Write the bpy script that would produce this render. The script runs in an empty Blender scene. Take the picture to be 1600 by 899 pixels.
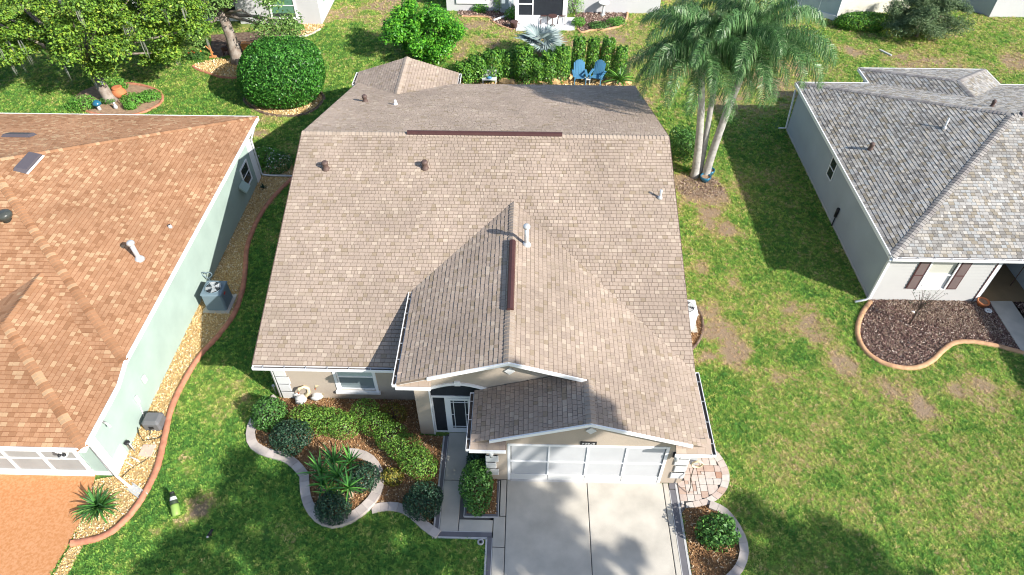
import bpy, math, random
import numpy as np
from mathutils import Vector, Matrix
random.seed(7); RNG = np.random.default_rng(7)
R = math.radians
S = bpy.context.scene
COL = S.collection

# ------------------------------------------------------------------ camera
F_PX = 1060.0; PITCH = R(45); YAW = R(1.35); CAM_H = 19.65
cam_d = bpy.data.cameras.new('camera'); cam = bpy.data.objects.new('camera', cam_d); COL.objects.link(cam)
cam_d.sensor_width = 36; cam_d.lens = 36 * F_PX / 1600; cam_d.clip_end = 2000
cam.location = (0, 0, CAM_H); cam.rotation_euler = (PITCH, 0, YAW); S.camera = cam
# ------------------------------------------------------------------ light
SUN = Vector((3.33, -2.16, 2.55)).normalized()
w = bpy.data.worlds.new('World'); S.world = w; w.use_nodes = True
nt = w.node_tree; bg = nt.nodes['Background']; sky = nt.nodes.new('ShaderNodeTexSky')
sky.sky_type = 'NISHITA'; sky.sun_disc = False
sky.sun_elevation = math.asin(SUN.z); sky.sun_rotation = math.atan2(SUN.x, SUN.y)
nt.links.new(sky.outputs[0], bg.inputs[0]); bg.inputs[1].default_value = 0.13
sd = bpy.data.lights.new('sun', 'SUN'); sun = bpy.data.objects.new('sun', sd); COL.objects.link(sun)
sd.energy = 5.0; sd.angle = R(0.55); sd.color = (1, .955, .88)
sun.rotation_euler = SUN.to_track_quat('Z', 'Y').to_euler(); sun.location = (30, -20, 40)
S.view_settings.view_transform = 'Standard'; S.view_settings.look = 'None'
S.view_settings.exposure = 0.84; S.view_settings.gamma = 1
S.render.engine = 'CYCLES'
S.cycles.filter_width = 1.1; S.cycles.max_bounces = 6; S.cycles.transparent_max_bounces = 6

# ------------------------------------------------------------------ survey: photo pixel -> point in the place
_h = np.array([-math.sin(YAW), math.cos(YAW), 0]); _rt = np.array([math.cos(YAW), math.sin(YAW), 0])
_fw = _h * math.cos(PITCH) + np.array([0, 0, -math.sin(PITCH)]); _up = np.cross(_rt, _fw)
def G(u, v, z=0.0):
    d = _fw + _rt * (u - 800) / F_PX + _up * (449.5 - v) / F_PX
    t = (z - CAM_H) / d[2]
    return Vector((d[0] * t, d[1] * t, z))
def GY(u, v, y):
    d = _fw + _rt * (u - 800) / F_PX + _up * (449.5 - v) / F_PX
    t = y / d[1]
    return Vector((d[0] * t, y, CAM_H + d[2] * t))
def G2(pts, z=0.0): return [tuple(G(u, v, z))[:2] for u, v in pts]

# ------------------------------------------------------------------ materials
def mat(name, col, rough=.8, var=.0, scale=3.0, bump=0.0, bscale=60.0, spec=.3, metal=0.0, col2=None, island=None, trans=0.0, detail=4):
    m = bpy.data.materials.new(name); m.use_nodes = True
    n = m.node_tree.nodes; l = m.node_tree.links; b = n['Principled BSDF']
    b.inputs['Roughness'].default_value = rough; b.inputs['Specular IOR Level'].default_value = spec
    b.inputs['Metallic'].default_value = metal
    src = None
    if island:                                     # each separate piece takes one of these colours
        g = n.new('ShaderNodeNewGeometry'); oi = n.new('ShaderNodeObjectInfo')
        a = n.new('ShaderNodeMath'); a.operation = 'ADD'; f = n.new('ShaderNodeMath'); f.operation = 'FRACT'
        l.new(g.outputs['Random Per Island'], a.inputs[0]); l.new(oi.outputs['Random'], a.inputs[1]); l.new(a.outputs[0], f.inputs[0])
        r = n.new('ShaderNodeValToRGB'); r.color_ramp.interpolation = 'CONSTANT'
        e = r.color_ramp.elements; pos = 0
        tot = sum(k[1] for k in island)
        for i, (c, wgt) in enumerate(island):
            if i < 2: el = e[i]; el.position = pos
            else: el = e.new(pos)
            el.color = (*c, 1); pos += wgt / tot
        l.new(f.outputs[0], r.inputs[0]); src = r.outputs[0]
    if var > 0 or col2:
        tc = n.new('ShaderNodeNewGeometry'); nz = n.new('ShaderNodeTexNoise')
        nz.inputs['Scale'].default_value = scale; nz.inputs['Detail'].default_value = detail
        l.new(tc.outputs['Position'], nz.inputs['Vector'])
        mx = n.new('ShaderNodeMix'); mx.data_type = 'RGBA'
        if col2:
            cr = n.new('ShaderNodeMapRange'); cr.inputs[1].default_value = .38; cr.inputs[2].default_value = .62
            l.new(nz.outputs[0], cr.inputs[0]); l.new(cr.outputs[0], mx.inputs[0])
            if src: l.new(src, mx.inputs[6])
            else: mx.inputs[6].default_value = (*col, 1)
            mx.inputs[7].default_value = (*col2, 1)
            src = mx.outputs[2]
        else:
            mr = n.new('ShaderNodeMapRange'); mr.inputs[1].default_value = .25; mr.inputs[2].default_value = .75
            mr.inputs[3].default_value = 1 - var; mr.inputs[4].default_value = 1 + var
            l.new(nz.outputs[0], mr.inputs[0])
            mx.blend_type = 'MULTIPLY'; mx.inputs[0].default_value = 1
            if src: l.new(src, mx.inputs[6])
            else: mx.inputs[6].default_value = (*col, 1)
            l.new(mr.outputs[0], mx.inputs[7]); src = mx.outputs[2]
    if src: l.new(src, b.inputs['Base Color'])
    else: b.inputs['Base Color'].default_value = (*col, 1)
    if bump:
        tc = n.new('ShaderNodeNewGeometry'); nz = n.new('ShaderNodeTexNoise'); nz.inputs['Scale'].default_value = bscale
        nz.inputs['Detail'].default_value = 3
        l.new(tc.outputs['Position'], nz.inputs['Vector']); bp = n.new('ShaderNodeBump')
        bp.inputs['Strength'].default_value = bump; bp.inputs['Distance'].default_value = .02
        l.new(nz.outputs[0], bp.inputs['Height']); l.new(bp.outputs[0], b.inputs['Normal'])
    if trans:                                      # leaves let some light through
        t = n.new('ShaderNodeBsdfTranslucent'); ms = n.new('ShaderNodeMixShader'); ms.inputs[0].default_value = trans
        out = n['Material Output']
        if src: l.new(src, t.inputs[0])
        else: t.inputs[0].default_value = (*col, 1)
        l.new(b.outputs[0], ms.inputs[1]); l.new(t.outputs[0], ms.inputs[2]); l.new(ms.outputs[0], out.inputs[0])
    return m

M = {}
M['sh_main'] = mat('tan shingle', (0,0,0), .95, .17, .45, .5, 90, .15, detail=7, island=[((0.348,0.274,0.217),36),((0.367,0.289,0.230),28),((0.333,0.264,0.203),14),((0.415,0.336,0.264),9),((0.292,0.228,0.162),7),((0.323,0.254,0.203),16)])
M['sh_left'] = mat('terracotta shingle', (0,0,0), .95, .17, .45, .5, 90, .15, detail=7, island=[((0.350,0.191,0.106),34),((0.370,0.207,0.116),26),((0.322,0.171,0.092),22),((0.430,0.279,0.162),14),((0.278,0.143,0.075),12)])
M['sh_right'] = mat('grey blend shingle', (0,0,0), .95, .17, .45, .5, 90, .15, detail=7, island=[((0.279,0.262,0.240),24),((0.340,0.324,0.301),20),((0.201,0.187,0.169),16),((0.375,0.341,0.293),14),((0.249,0.217,0.169),14),((0.313,0.315,0.306),9),((0.409,0.388,0.355),7)])
M['cap_main'] = mat('tan cap', (0,0,0), .95, .08, 2, .4, 90, .15, island=[((0.339,0.274,0.221),5),((0.321,0.258,0.203),4),((0.361,0.294,0.235),3)])
M['cap_left'] = mat('terracotta cap', (0,0,0), .95, .1, 2, .4, 90, .15, island=[((.345,.185,.1),5),((.31,.163,.086),4),((.42,.275,.16),2),((.26,.13,.066),1.5)])
M['cap_right'] = mat('grey cap', (0,0,0), .95, .08, 2, .4, 90, .15, island=[((.27,.25,.23),5),((.22,.2,.19),4),((.31,.29,.27),3)])
M['felt'] = mat('roof felt', (.18,.14,.11), .95); M['felt_left'] = mat('brown roof felt', (.22,.10,.05), .95); M['felt_right'] = mat('grey roof felt', (.085,.08,.08), .95)
M['stucco'] = mat('taupe stucco', (.40,.335,.27), .9, .06, 1.5, .35, 120)
M['white'] = mat('white paint', (.56,.56,.55), .45, .03, 2)
M['trim'] = mat('white trim', (.76,.76,.76), .4, .03, 3)
M['green'] = mat('sage green stucco', (.315,.40,.358), .85, .10, 1.1, .25, 120)
M['greywall'] = mat('pale grey stucco', (.33,.365,.40), .88, .08, .8, .3, 110)
M['siding'] = mat('white siding', (.47,.465,.455), .5, .03, 2)
M['gutterdark'] = mat('leaf litter in gutter', (.07,.058,.05), .9, .3, 12)
M['bronze'] = mat('dark brown metal', (.065,.028,.026), .5, .1, 4)
M['vent'] = mat('brown plastic', (.10,.065,.055), .6)
M['galv'] = mat('galvanised metal', (.55,.56,.56), .38, .1, 8, metal=.4)
M['glass'] = mat('window glass', (.025,.03,.035), .06, spec=.7)
M['blind'] = mat('blind behind glass', (.42,.50,.48), .2, .05, 5, spec=.6)
M['screen'] = mat('dark insect screen', (.022,.026,.034), .55, .15, 6)
M['screenwhite'] = mat('pale screen mesh', (.44,.445,.455), .7, .05, 2)
M['screengrey'] = mat('grey screen mesh', (.30,.30,.29), .8, .08, 2)
M['concrete'] = mat('concrete', (.455,.42,.36), .85, .2, 1.3, .3, 80, detail=11)
M['bandgrey'] = mat('grey painted band', (.135,.13,.14), .8, .12, 3, .2, 80)
M['linewhite'] = mat('pale line', (.45,.44,.43), .8, .1, 4)
M['joint'] = mat('control joint', (.10,.095,.09), .95)
M['orange'] = mat('orange painted concrete', (.42,.185,.07), .8, .07, 14, .25, 90, col2=(.50,.245,.115), detail=12)
M['paver'] = mat('paver', (0,0,0), .88, .12, 6, .3, 70, island=[((.46,.365,.31),30),((.49,.41,.355),24),((.42,.30,.235),12),((.50,.45,.40),20),((.36,.21,.145),5)])
M['edgestone'] = mat('cast edging stone', (0,0,0), .9, .12, 5, .35, 70, island=[((.42,.37,.33),5),((.47,.41,.37),4),((.38,.33,.30),3)])
M['terracotta_edge'] = mat('terracotta kerb', (.42,.175,.105), .85, .3, 5, .3, 60)
M['tan_edge'] = mat('tan kerb', (.46,.27,.15), .85, .3, 5, .3, 60)
M['mulchbase'] = mat('bark mulch', (.22,.12,.055), .95, .3, 9, .8, 40)
M['brownbase'] = mat('brown mulch', (.10,.058,.045), .95, .35, 5, .8, 40, col2=(.19,.14,.10))
M['gravelbase'] = mat('gravel bed', (.42,.29,.13), .95, .3, 14, .8, 40)
M['soil'] = mat('sandy soil', (.30,.20,.13), .95, .3, 5, .7, 30)
M['chip'] = mat('bark chip', (0,0,0), .9, island=[((.34,.19,.085),5),((.26,.14,.065),4),((.43,.28,.14),4),((.17,.09,.045),3),((.56,.43,.29),2.5)])
M['tanchip'] = mat('tan chip', (0,0,0), .9, island=[((.36,.27,.20),5),((.28,.20,.145),4),((.45,.37,.29),3),((.18,.12,.09),2)])
M['brownchip'] = mat('brown chip', (0,0,0), .9, island=[((.17,.10,.085),6),((.24,.15,.125),5),((.40,.30,.24),4),((.10,.06,.05),3),((.56,.47,.40),1.6)])
M['pebble'] = mat('golden pebble', (0,0,0), .8, island=[((.62,.44,.20),6),((.72,.58,.33),5),((.50,.31,.11),4),((.78,.68,.48),3),((.34,.22,.10),1.6)])
M['bark'] = mat('bark', (.20,.155,.125), .95, .35, 4, .8, 25, col2=(.30,.26,.225))
M['palmbark'] = mat('palm trunk', (.33,.315,.295), .9, .3, 6, .4, 30)
M['palmboot'] = mat('palm leaf base', (.30,.22,.15), .9, .35, 9, .5, 30)
M['moss'] = mat('spanish moss', (.32,.33,.27), .95, .2, 8, trans=.3)
M['twig'] = mat('twig', (.10,.075,.06), .9)
def leafmat(name, cols, rough=.5, trans=.25, spec=.3): return mat(name, (0,0,0), rough, spec=spec, island=cols, trans=trans)
M['oakleaf'] = leafmat('oak leaf', [((.13,.25,.035),5),((.18,.34,.04),5),((.26,.40,.045),4),((.055,.115,.022),5),((.33,.41,.05),1.3)])
M['oakleaf2'] = leafmat('pale oak leaf', [((.16,.29,.07),5),((.24,.38,.10),4),((.10,.19,.05),4)])
M['topleaf'] = leafmat('glossy clipped leaf', [((.06,.21,.03),6),((.085,.28,.035),5),((.02,.085,.015),6),((.15,.36,.06),2)], .38)
M['bushleaf'] = leafmat('bright shrub leaf', [((.08,.30,.025),6),((.13,.40,.03),5),((.05,.19,.025),4),((.20,.46,.04),3)], .4)
M['hedgeleaf'] = leafmat('hedge leaf', [((.10,.26,.04),5),((.16,.36,.045),5),((.06,.16,.03),5),((.26,.45,.06),2)], .4)
M['boxleaf'] = leafmat('box leaf', [((.14,.29,.045),5),((.20,.38,.055),5),((.07,.16,.03),5),((.29,.44,.08),2)], .45)
M['darkleaf'] = leafmat('dark shrub leaf', [((.03,.075,.042),6),((.05,.115,.06),5),((.018,.045,.03),4),((.09,.16,.085),1.5)], .45)
M['midleaf'] = leafmat('mid green shrub leaf', [((.08,.20,.045),5),((.12,.28,.055),4),((.045,.12,.03),4)], .45)
M['yellowleaf'] = leafmat('yellowish leaf', [((.25,.22,.03),4),((.14,.17,.03),4),((.33,.27,.05),2),((.08,.09,.03),3)], .5)
M['featherleaf'] = leafmat('grey green needle', [((.12,.19,.085),5),((.17,.25,.115),4),((.07,.12,.05),4),((.24,.30,.16),1.5)], .6)
M['palmleaf'] = leafmat('palm leaflet', [((.09,.20,.065),6),((.13,.27,.09),5),((.05,.115,.042),4),((.27,.37,.18),2.5)], .35)
M['silverleaf'] = leafmat('silver palm leaf', [((.27,.34,.33),5),((.36,.42,.41),4),((.17,.23,.23),4)], .5, .1)
M['strap'] = leafmat('strap leaf', [((.06,.18,.04),5),((.09,.26,.05),5),((.045,.125,.04),4),((.18,.33,.08),2)], .4)
M['yucca'] = leafmat('yucca leaf', [((.08,.25,.05),5),((.12,.33,.06),4),((.05,.16,.045),4)], .4)
M['yuccalime'] = leafmat('lime yucca leaf', [((.17,.38,.06),5),((.24,.46,.09),4)], .4)
M['fern'] = leafmat('fern leaf', [((.12,.33,.045),5),((.18,.42,.06),4),((.08,.21,.04),3)], .5)
M['flowerwhite'] = mat('white petals', (.75,.75,.72), .6)
M['ac'] = mat('blue grey enamel', (.14,.195,.23), .45, .05, 3)
M['acpale'] = mat('pale enamel', (.66,.68,.68), .45, .05, 3)
M['black'] = mat('black plastic', (.018,.018,.02), .5)
M['greybox'] = mat('grey plastic', (.12,.12,.125), .5, .06, 4)
M['lightgrey'] = mat('light grey plastic', (.42,.43,.43), .45, .05, 4)
M['pink'] = mat('pinkish paver', (.50,.38,.31), .9, .12, 4, .3, 60)
M['blue'] = mat('blue painted wood', (.07,.21,.35), .5, .06, 5)
M['bluepot'] = mat('blue glaze', (.02,.12,.20), .2, .2, 5, spec=.6)
M['terrapot'] = mat('terracotta pot', (.48,.17,.07), .75, .12, 6)
M['cream'] = mat('cream painted', (.70,.58,.36), .6, .08, 6)
M['limeplastic'] = mat('lime green plastic', (.22,.34,.08), .45, .06, 5)
M['darkgreen'] = mat('dark green plastic', (.03,.045,.025), .5)
M['shutter'] = mat('maroon grey shutter', (.16,.12,.115), .6, .06, 4)
M['shutterframe'] = mat('maroon frame', (.085,.035,.035), .6)
M['porchfloor'] = mat('brown porch floor', (.24,.165,.09), .8, .1, 2)
M['wreath'] = leafmat('orange wreath', [((.6,.12,.02),5),((.45,.08,.02),4),((.75,.25,.04),3)], .7, .1)
M['iron'] = mat('rusty iron', (.085,.045,.04), .6, .2, 10)
M['wood'] = mat('warm wood', (.50,.22,.08), .6, .15, 5)
M['red'] = mat('red paint', (.55,.04,.04), .5)
M['housewhite'] = mat('white stucco', (.50,.50,.51), .85, .04, 1, .2, 100)
M['creamwall'] = mat('cream stucco', (.55,.53,.45), .9, .08, 1.2, .5, 14)
M['limestone'] = mat('golden rock', (.55,.36,.17), .9, .25, 3, .6, 12)
M['bluewall'] = mat('pale blue glass panel', (.38,.44,.47), .3, .1, 2)
M['hose'] = mat('dark hose', (.05,.045,.03), .5)

# ------------------------------------------------------------------ mesh helpers
class MB:
    def __init__(s): s.v = []; s.f = []; s.smooth = False
    def add(s, vs, fs):
        o = len(s.v); s.v += [tuple(p) for p in vs]; s.f += [tuple(i + o for i in f) for f in fs]; return s
    def box(s, x0, x1, y0, y1, z0, z1):
        return s.obox(Vector(((x0+x1)/2, (y0+y1)/2, (z0+z1)/2)), Vector((abs(x1-x0)/2,0,0)), Vector((0,abs(y1-y0)/2,0)), Vector((0,0,abs(z1-z0)/2)))
    def obox(s, c, a, b, d):
        c, a, b, d = Vector(c), Vector(a), Vector(b), Vector(d)
        vs = [c + i*a + j*b + k*d for k in (-1,1) for j in (-1,1) for i in (-1,1)]
        return s.add(vs, [(0,2,3,1),(4,5,7,6),(0,1,5,4),(2,6,7,3),(0,4,6,2),(1,3,7,5)])
    def bevbox(s, x0, x1, y0, y1, z0, z1, b=.02):      # upper edges and uprights chamfered
        vs = []
        def ring(i, z): return [(x0+i+b,y0+i,z),(x1-i-b,y0+i,z),(x1-i,y0+i+b,z),(x1-i,y1-i-b,z),(x1-i-b,y1-i,z),(x0+i+b,y1-i,z),(x0+i,y1-i-b,z),(x0+i,y0+i+b,z)]
        vs = ring(0,z0) + ring(0,z1-b) + ring(b,z1)
        fs = [tuple(range(7,-1,-1)), tuple(range(16,24))]
        for r in (0,8):
            for k in range(8): fs.append((r+k, r+(k+1)%8, r+8+(k+1)%8, r+8+k))
        return s.add(vs, fs)
    def bar(s, p, q, wd, ht, up=(0,0,1)):
        p, q = Vector(p), Vector(q); d = (q-p); u = Vector(up); sd_ = d.cross(u)
        if sd_.length < 1e-6: sd_ = d.cross(Vector((0,1,0)))
        sd_.normalize(); u = sd_.cross(d).normalized()
        return s.obox((p+q)/2, d/2, sd_*wd/2, u*ht/2)
    def prism(s, poly, z0, z1):
        n = len(poly)
        if sum(poly[i][0]*poly[(i+1)%n][1]-poly[(i+1)%n][0]*poly[i][1] for i in range(n)) < 0: poly = poly[::-1]
        vs = [(p[0],p[1],z0) for p in poly] + [(p[0],p[1],z1) for p in poly]
        return s.add(vs, [tuple(range(n-1,-1,-1)), tuple(range(n,2*n))] + [(i,(i+1)%n,n+(i+1)%n,n+i) for i in range(n)])
    def slab(s, poly3, t):                              # planar polygon given a thickness downwards
        n = len(poly3); vs = [Vector(p) for p in poly3]; nn = newell(vs)
        if nn.z < 0: vs = vs[::-1]
        lo = [p - Vector((0,0,t)) for p in vs]
        return s.add(vs + lo, [tuple(range(n)), tuple(range(2*n-1,n-1,-1))] + [(i,n+i,n+(i+1)%n,(i+1)%n) for i in range(n)])
    def vprism(s, poly3, d):                            # polygon extruded along d
        n = len(poly3); vs = [Vector(p) for p in poly3]; d = Vector(d)
        return s.add(vs + [p+d for p in vs], [tuple(range(n-1,-1,-1)), tuple(range(n,2*n))] + [(i,(i+1)%n,n+(i+1)%n,n+i) for i in range(n)])
    def tube(s, pts, rad, n=8, cap=True):
        pts = [Vector(p) for p in pts]; rs = rad if isinstance(rad,(list,tuple)) else [rad]*len(pts)
        ref = Vector((.31,.77,.1)); vs = []
        for i, p in enumerate(pts):
            d = (pts[min(i+1,len(pts)-1)] - pts[max(i-1,0)]).normalized()
            a = d.cross(ref)
            if a.length < .05: a = d.cross(Vector((0,0,1)))
            a.normalize(); b = d.cross(a)
            for k in range(n):
                t = 2*math.pi*k/n; vs.append(p + (a*math.cos(t) + b*math.sin(t))*rs[i])
        fs = [(i*n+k, i*n+(k+1)%n, (i+1)*n+(k+1)%n, (i+1)*n+k) for i in range(len(pts)-1) for k in range(n)]
        if cap: fs += [tuple(range(n-1,-1,-1)), tuple(range((len(pts)-1)*n, len(pts)*n))]
        s.smooth = True
        return s.add(vs, fs)
    def lathe(s, prof, c=(0,0,0), n=16):
        vs = []; c = Vector(c)
        for r, z in prof:
            for k in range(n):
                t = 2*math.pi*k/n; vs.append(c + Vector((r*math.cos(t), r*math.sin(t), z)))
        m = len(prof)
        fs = [(i*n+k, i*n+(k+1)%n, (i+1)*n+(k+1)%n, (i+1)*n+k) for i in range(m-1) for k in range(n)]
        fs += [tuple(range(n-1,-1,-1)), tuple(range((m-1)*n, m*n))]
        s.smooth = True
        return s.add(vs, fs)
    def ball(s, c, r, n=12):
        rr = r if isinstance(r, (tuple, list)) else (r, r, r)
        c = Vector(c); m = max(5, n//2); vs = []
        for i in range(m+1):
            a = math.pi*(i/m) * .998 + .001
            for k in range(n):
                t = 2*math.pi*k/n
                vs.append(c + Vector((rr[0]*math.sin(a)*math.cos(t), rr[1]*math.sin(a)*math.sin(t), -rr[2]*math.cos(a))))
        s.smooth = True
        return s.add(vs, [(i*n+k, i*n+(k+1)%n, (i+1)*n+(k+1)%n, (i+1)*n+k) for i in range(m) for k in range(n)])
    def mesh(s, name, off=(0,0,0)):
        me = bpy.data.meshes.new(name); o = Vector(off)
        me.from_pydata([tuple(Vector(p)-o) for p in s.v], [], s.f); me.update()
        return me
def newell(vs):
    n = Vector((0,0,0))
    for i in range(len(vs)):
        a, b = vs[i], vs[(i+1) % len(vs)]
        n += Vector(((a.y-b.y)*(a.z+b.z), (a.z-b.z)*(a.x+b.x), (a.x-b.x)*(a.y+b.y)))
    return n.normalized()

ORG = {}                                               # where each thing's base stands
def thing(name, label, cat, loc=(0,0,0), group=None):
    o = bpy.data.objects.new(name, None); COL.objects.link(o); o.location = loc; o.empty_display_size = .3
    o['label'] = label; o['category'] = cat
    if group: o['group'] = group
    ORG[o.name] = Vector(loc); return o
def link(name, me, m, parent=None, label=None, kind=None, loc=None):
    o = bpy.data.objects.new(name, me); COL.objects.link(o)
    if m is not None and not me.materials: me.materials.append(m)
    if parent is not None: o.parent = parent; ORG[o.name] = ORG[parent.name]
    if loc is not None: o.location = loc
    if label: o['label'] = label
    if kind: o['kind'] = kind
    return o
def part(name, mb, m, parent, label=None, kind=None):   # mesh given in world coordinates, stored from its thing's base
    me = mb.mesh(name, ORG[parent.name]); me.materials.append(M[m] if isinstance(m, str) else m)
    if mb.smooth:
        me.polygons.foreach_set('use_smooth', [len(p.vertices) <= 4 for p in me.polygons])
    return link(name, me, None, parent, label, kind)
def single(name, mb, m, label, cat, loc=None, group=None):
    loc = Vector(loc) if loc is not None else Vector((0,0,0))
    me = mb.mesh(name, loc); me.materials.append(M[m] if isinstance(m, str) else m)
    if mb.smooth: me.polygons.foreach_set('use_smooth', [len(p.vertices) <= 4 for p in me.polygons])
    o = bpy.data.objects.new(name, me); COL.objects.link(o); o.location = loc
    o['label'] = label; o['category'] = cat
    if group: o['group'] = group
    ORG[o.name] = loc; return o
def struct(name, mb, m, parent=None):
    me = mb.mesh(name); me.materials.append(M[m] if isinstance(m, str) else m)
    o = bpy.data.objects.new(name, me); COL.objects.link(o); o['kind'] = 'structure'
    if parent: o.parent = parent
    ORG[o.name] = Vector((0,0,0)); return o
def fastmesh(name, V, Fq):
    me = bpy.data.meshes.new(name); V = np.asarray(V, np.float32).reshape(-1,3); Fq = np.asarray(Fq, np.int32)
    me.vertices.add(len(V)); me.vertices.foreach_set('co', V.ravel())
    k = Fq.shape[1]; me.loops.add(Fq.size); me.loops.foreach_set('vertex_index', Fq.ravel())
    me.polygons.add(len(Fq)); me.polygons.foreach_set('loop_start', np.arange(0, Fq.size, k, dtype=np.int32))
    me.update(calc_edges=True); return me
def dup(root, loc, rz=0, label=None, group=None):
    r = root.copy(); COL.objects.link(r); r.location = loc; r.rotation_euler = (0,0,rz)
    if label: r['label'] = label
    if group: r['group'] = group
    for ch in list(root.children):
        c = ch.copy(); COL.objects.link(c); c.parent = r
        for g in ch.children:
            d = g.copy(); COL.objects.link(d); d.parent = c
    return r
def inpoly(P, poly):
    x, y = P[:,0], P[:,1]; ins = np.zeros(len(P), bool); n = len(poly)
    for i in range(n):
        x0, y0 = poly[i][:2]; x1, y1 = poly[(i+1)%n][:2]
        if y0 == y1: continue
        c = ((y0 > y) != (y1 > y)) & (x < (x1-x0)*(y-y0)/(y1-y0)+x0); ins ^= c
    return ins
def smooth_path(pts, per=6, closed=False):
    pts = [Vector((p[0],p[1],0)) for p in pts]; n = len(pts); out = []
    for i in range(n if closed else n-1):
        if closed: p0,p1,p2,p3 = pts[(i-1)%n],pts[i],pts[(i+1)%n],pts[(i+2)%n]
        else: p0,p1,p2,p3 = pts[max(i-1,0)],pts[i],pts[i+1],pts[min(i+2,n-1)]
        for k in range(per):
            t = k/per
            out.append(.5*((2*p1)+(-p0+p2)*t+(2*p0-5*p1+4*p2-p3)*t*t+(-p0+3*p1-3*p2+p3)*t*t*t))
    if not closed: out.append(pts[-1])
    return [(p.x,p.y) for p in out]
def resample(path, step, closed=False):
    P = [Vector((p[0],p[1],0)) for p in path]
    if closed: P.append(P[0])
    L = [0]
    for a, b in zip(P, P[1:]): L.append(L[-1]+(b-a).length)
    n = max(1, round(L[-1]/step)); out = []; j = 0
    for i in range(n+1):
        d = L[-1]*i/n
        while j < len(L)-2 and L[j+1] < d: j += 1
        t = (d-L[j])/max(1e-9, L[j+1]-L[j]); q = P[j].lerp(P[j+1], t); out.append((q.x,q.y))
    if closed: out.pop()
    return out
def offsets(path, wd, closed=False):
    n = len(path); A = []; B = []
    for i in range(n):
        a = path[(i-1)%n] if closed or i > 0 else path[i]; b = path[(i+1)%n] if closed or i < n-1 else path[i]
        d = Vector((b[0]-a[0], b[1]-a[1])).normalized(); nn = Vector((-d.y, d.x))*wd/2
        A.append((path[i][0]+nn.x, path[i][1]+nn.y)); B.append((path[i][0]-nn.x, path[i][1]-nn.y))
    return A, B

# ------------------------------------------------------------------ pixel outlines of beds, drives and houses (on the ground)
EX = []                                                # no grass grows here
def ex(poly): EX.append([tuple(p)[:2] for p in poly]); return poly

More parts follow.
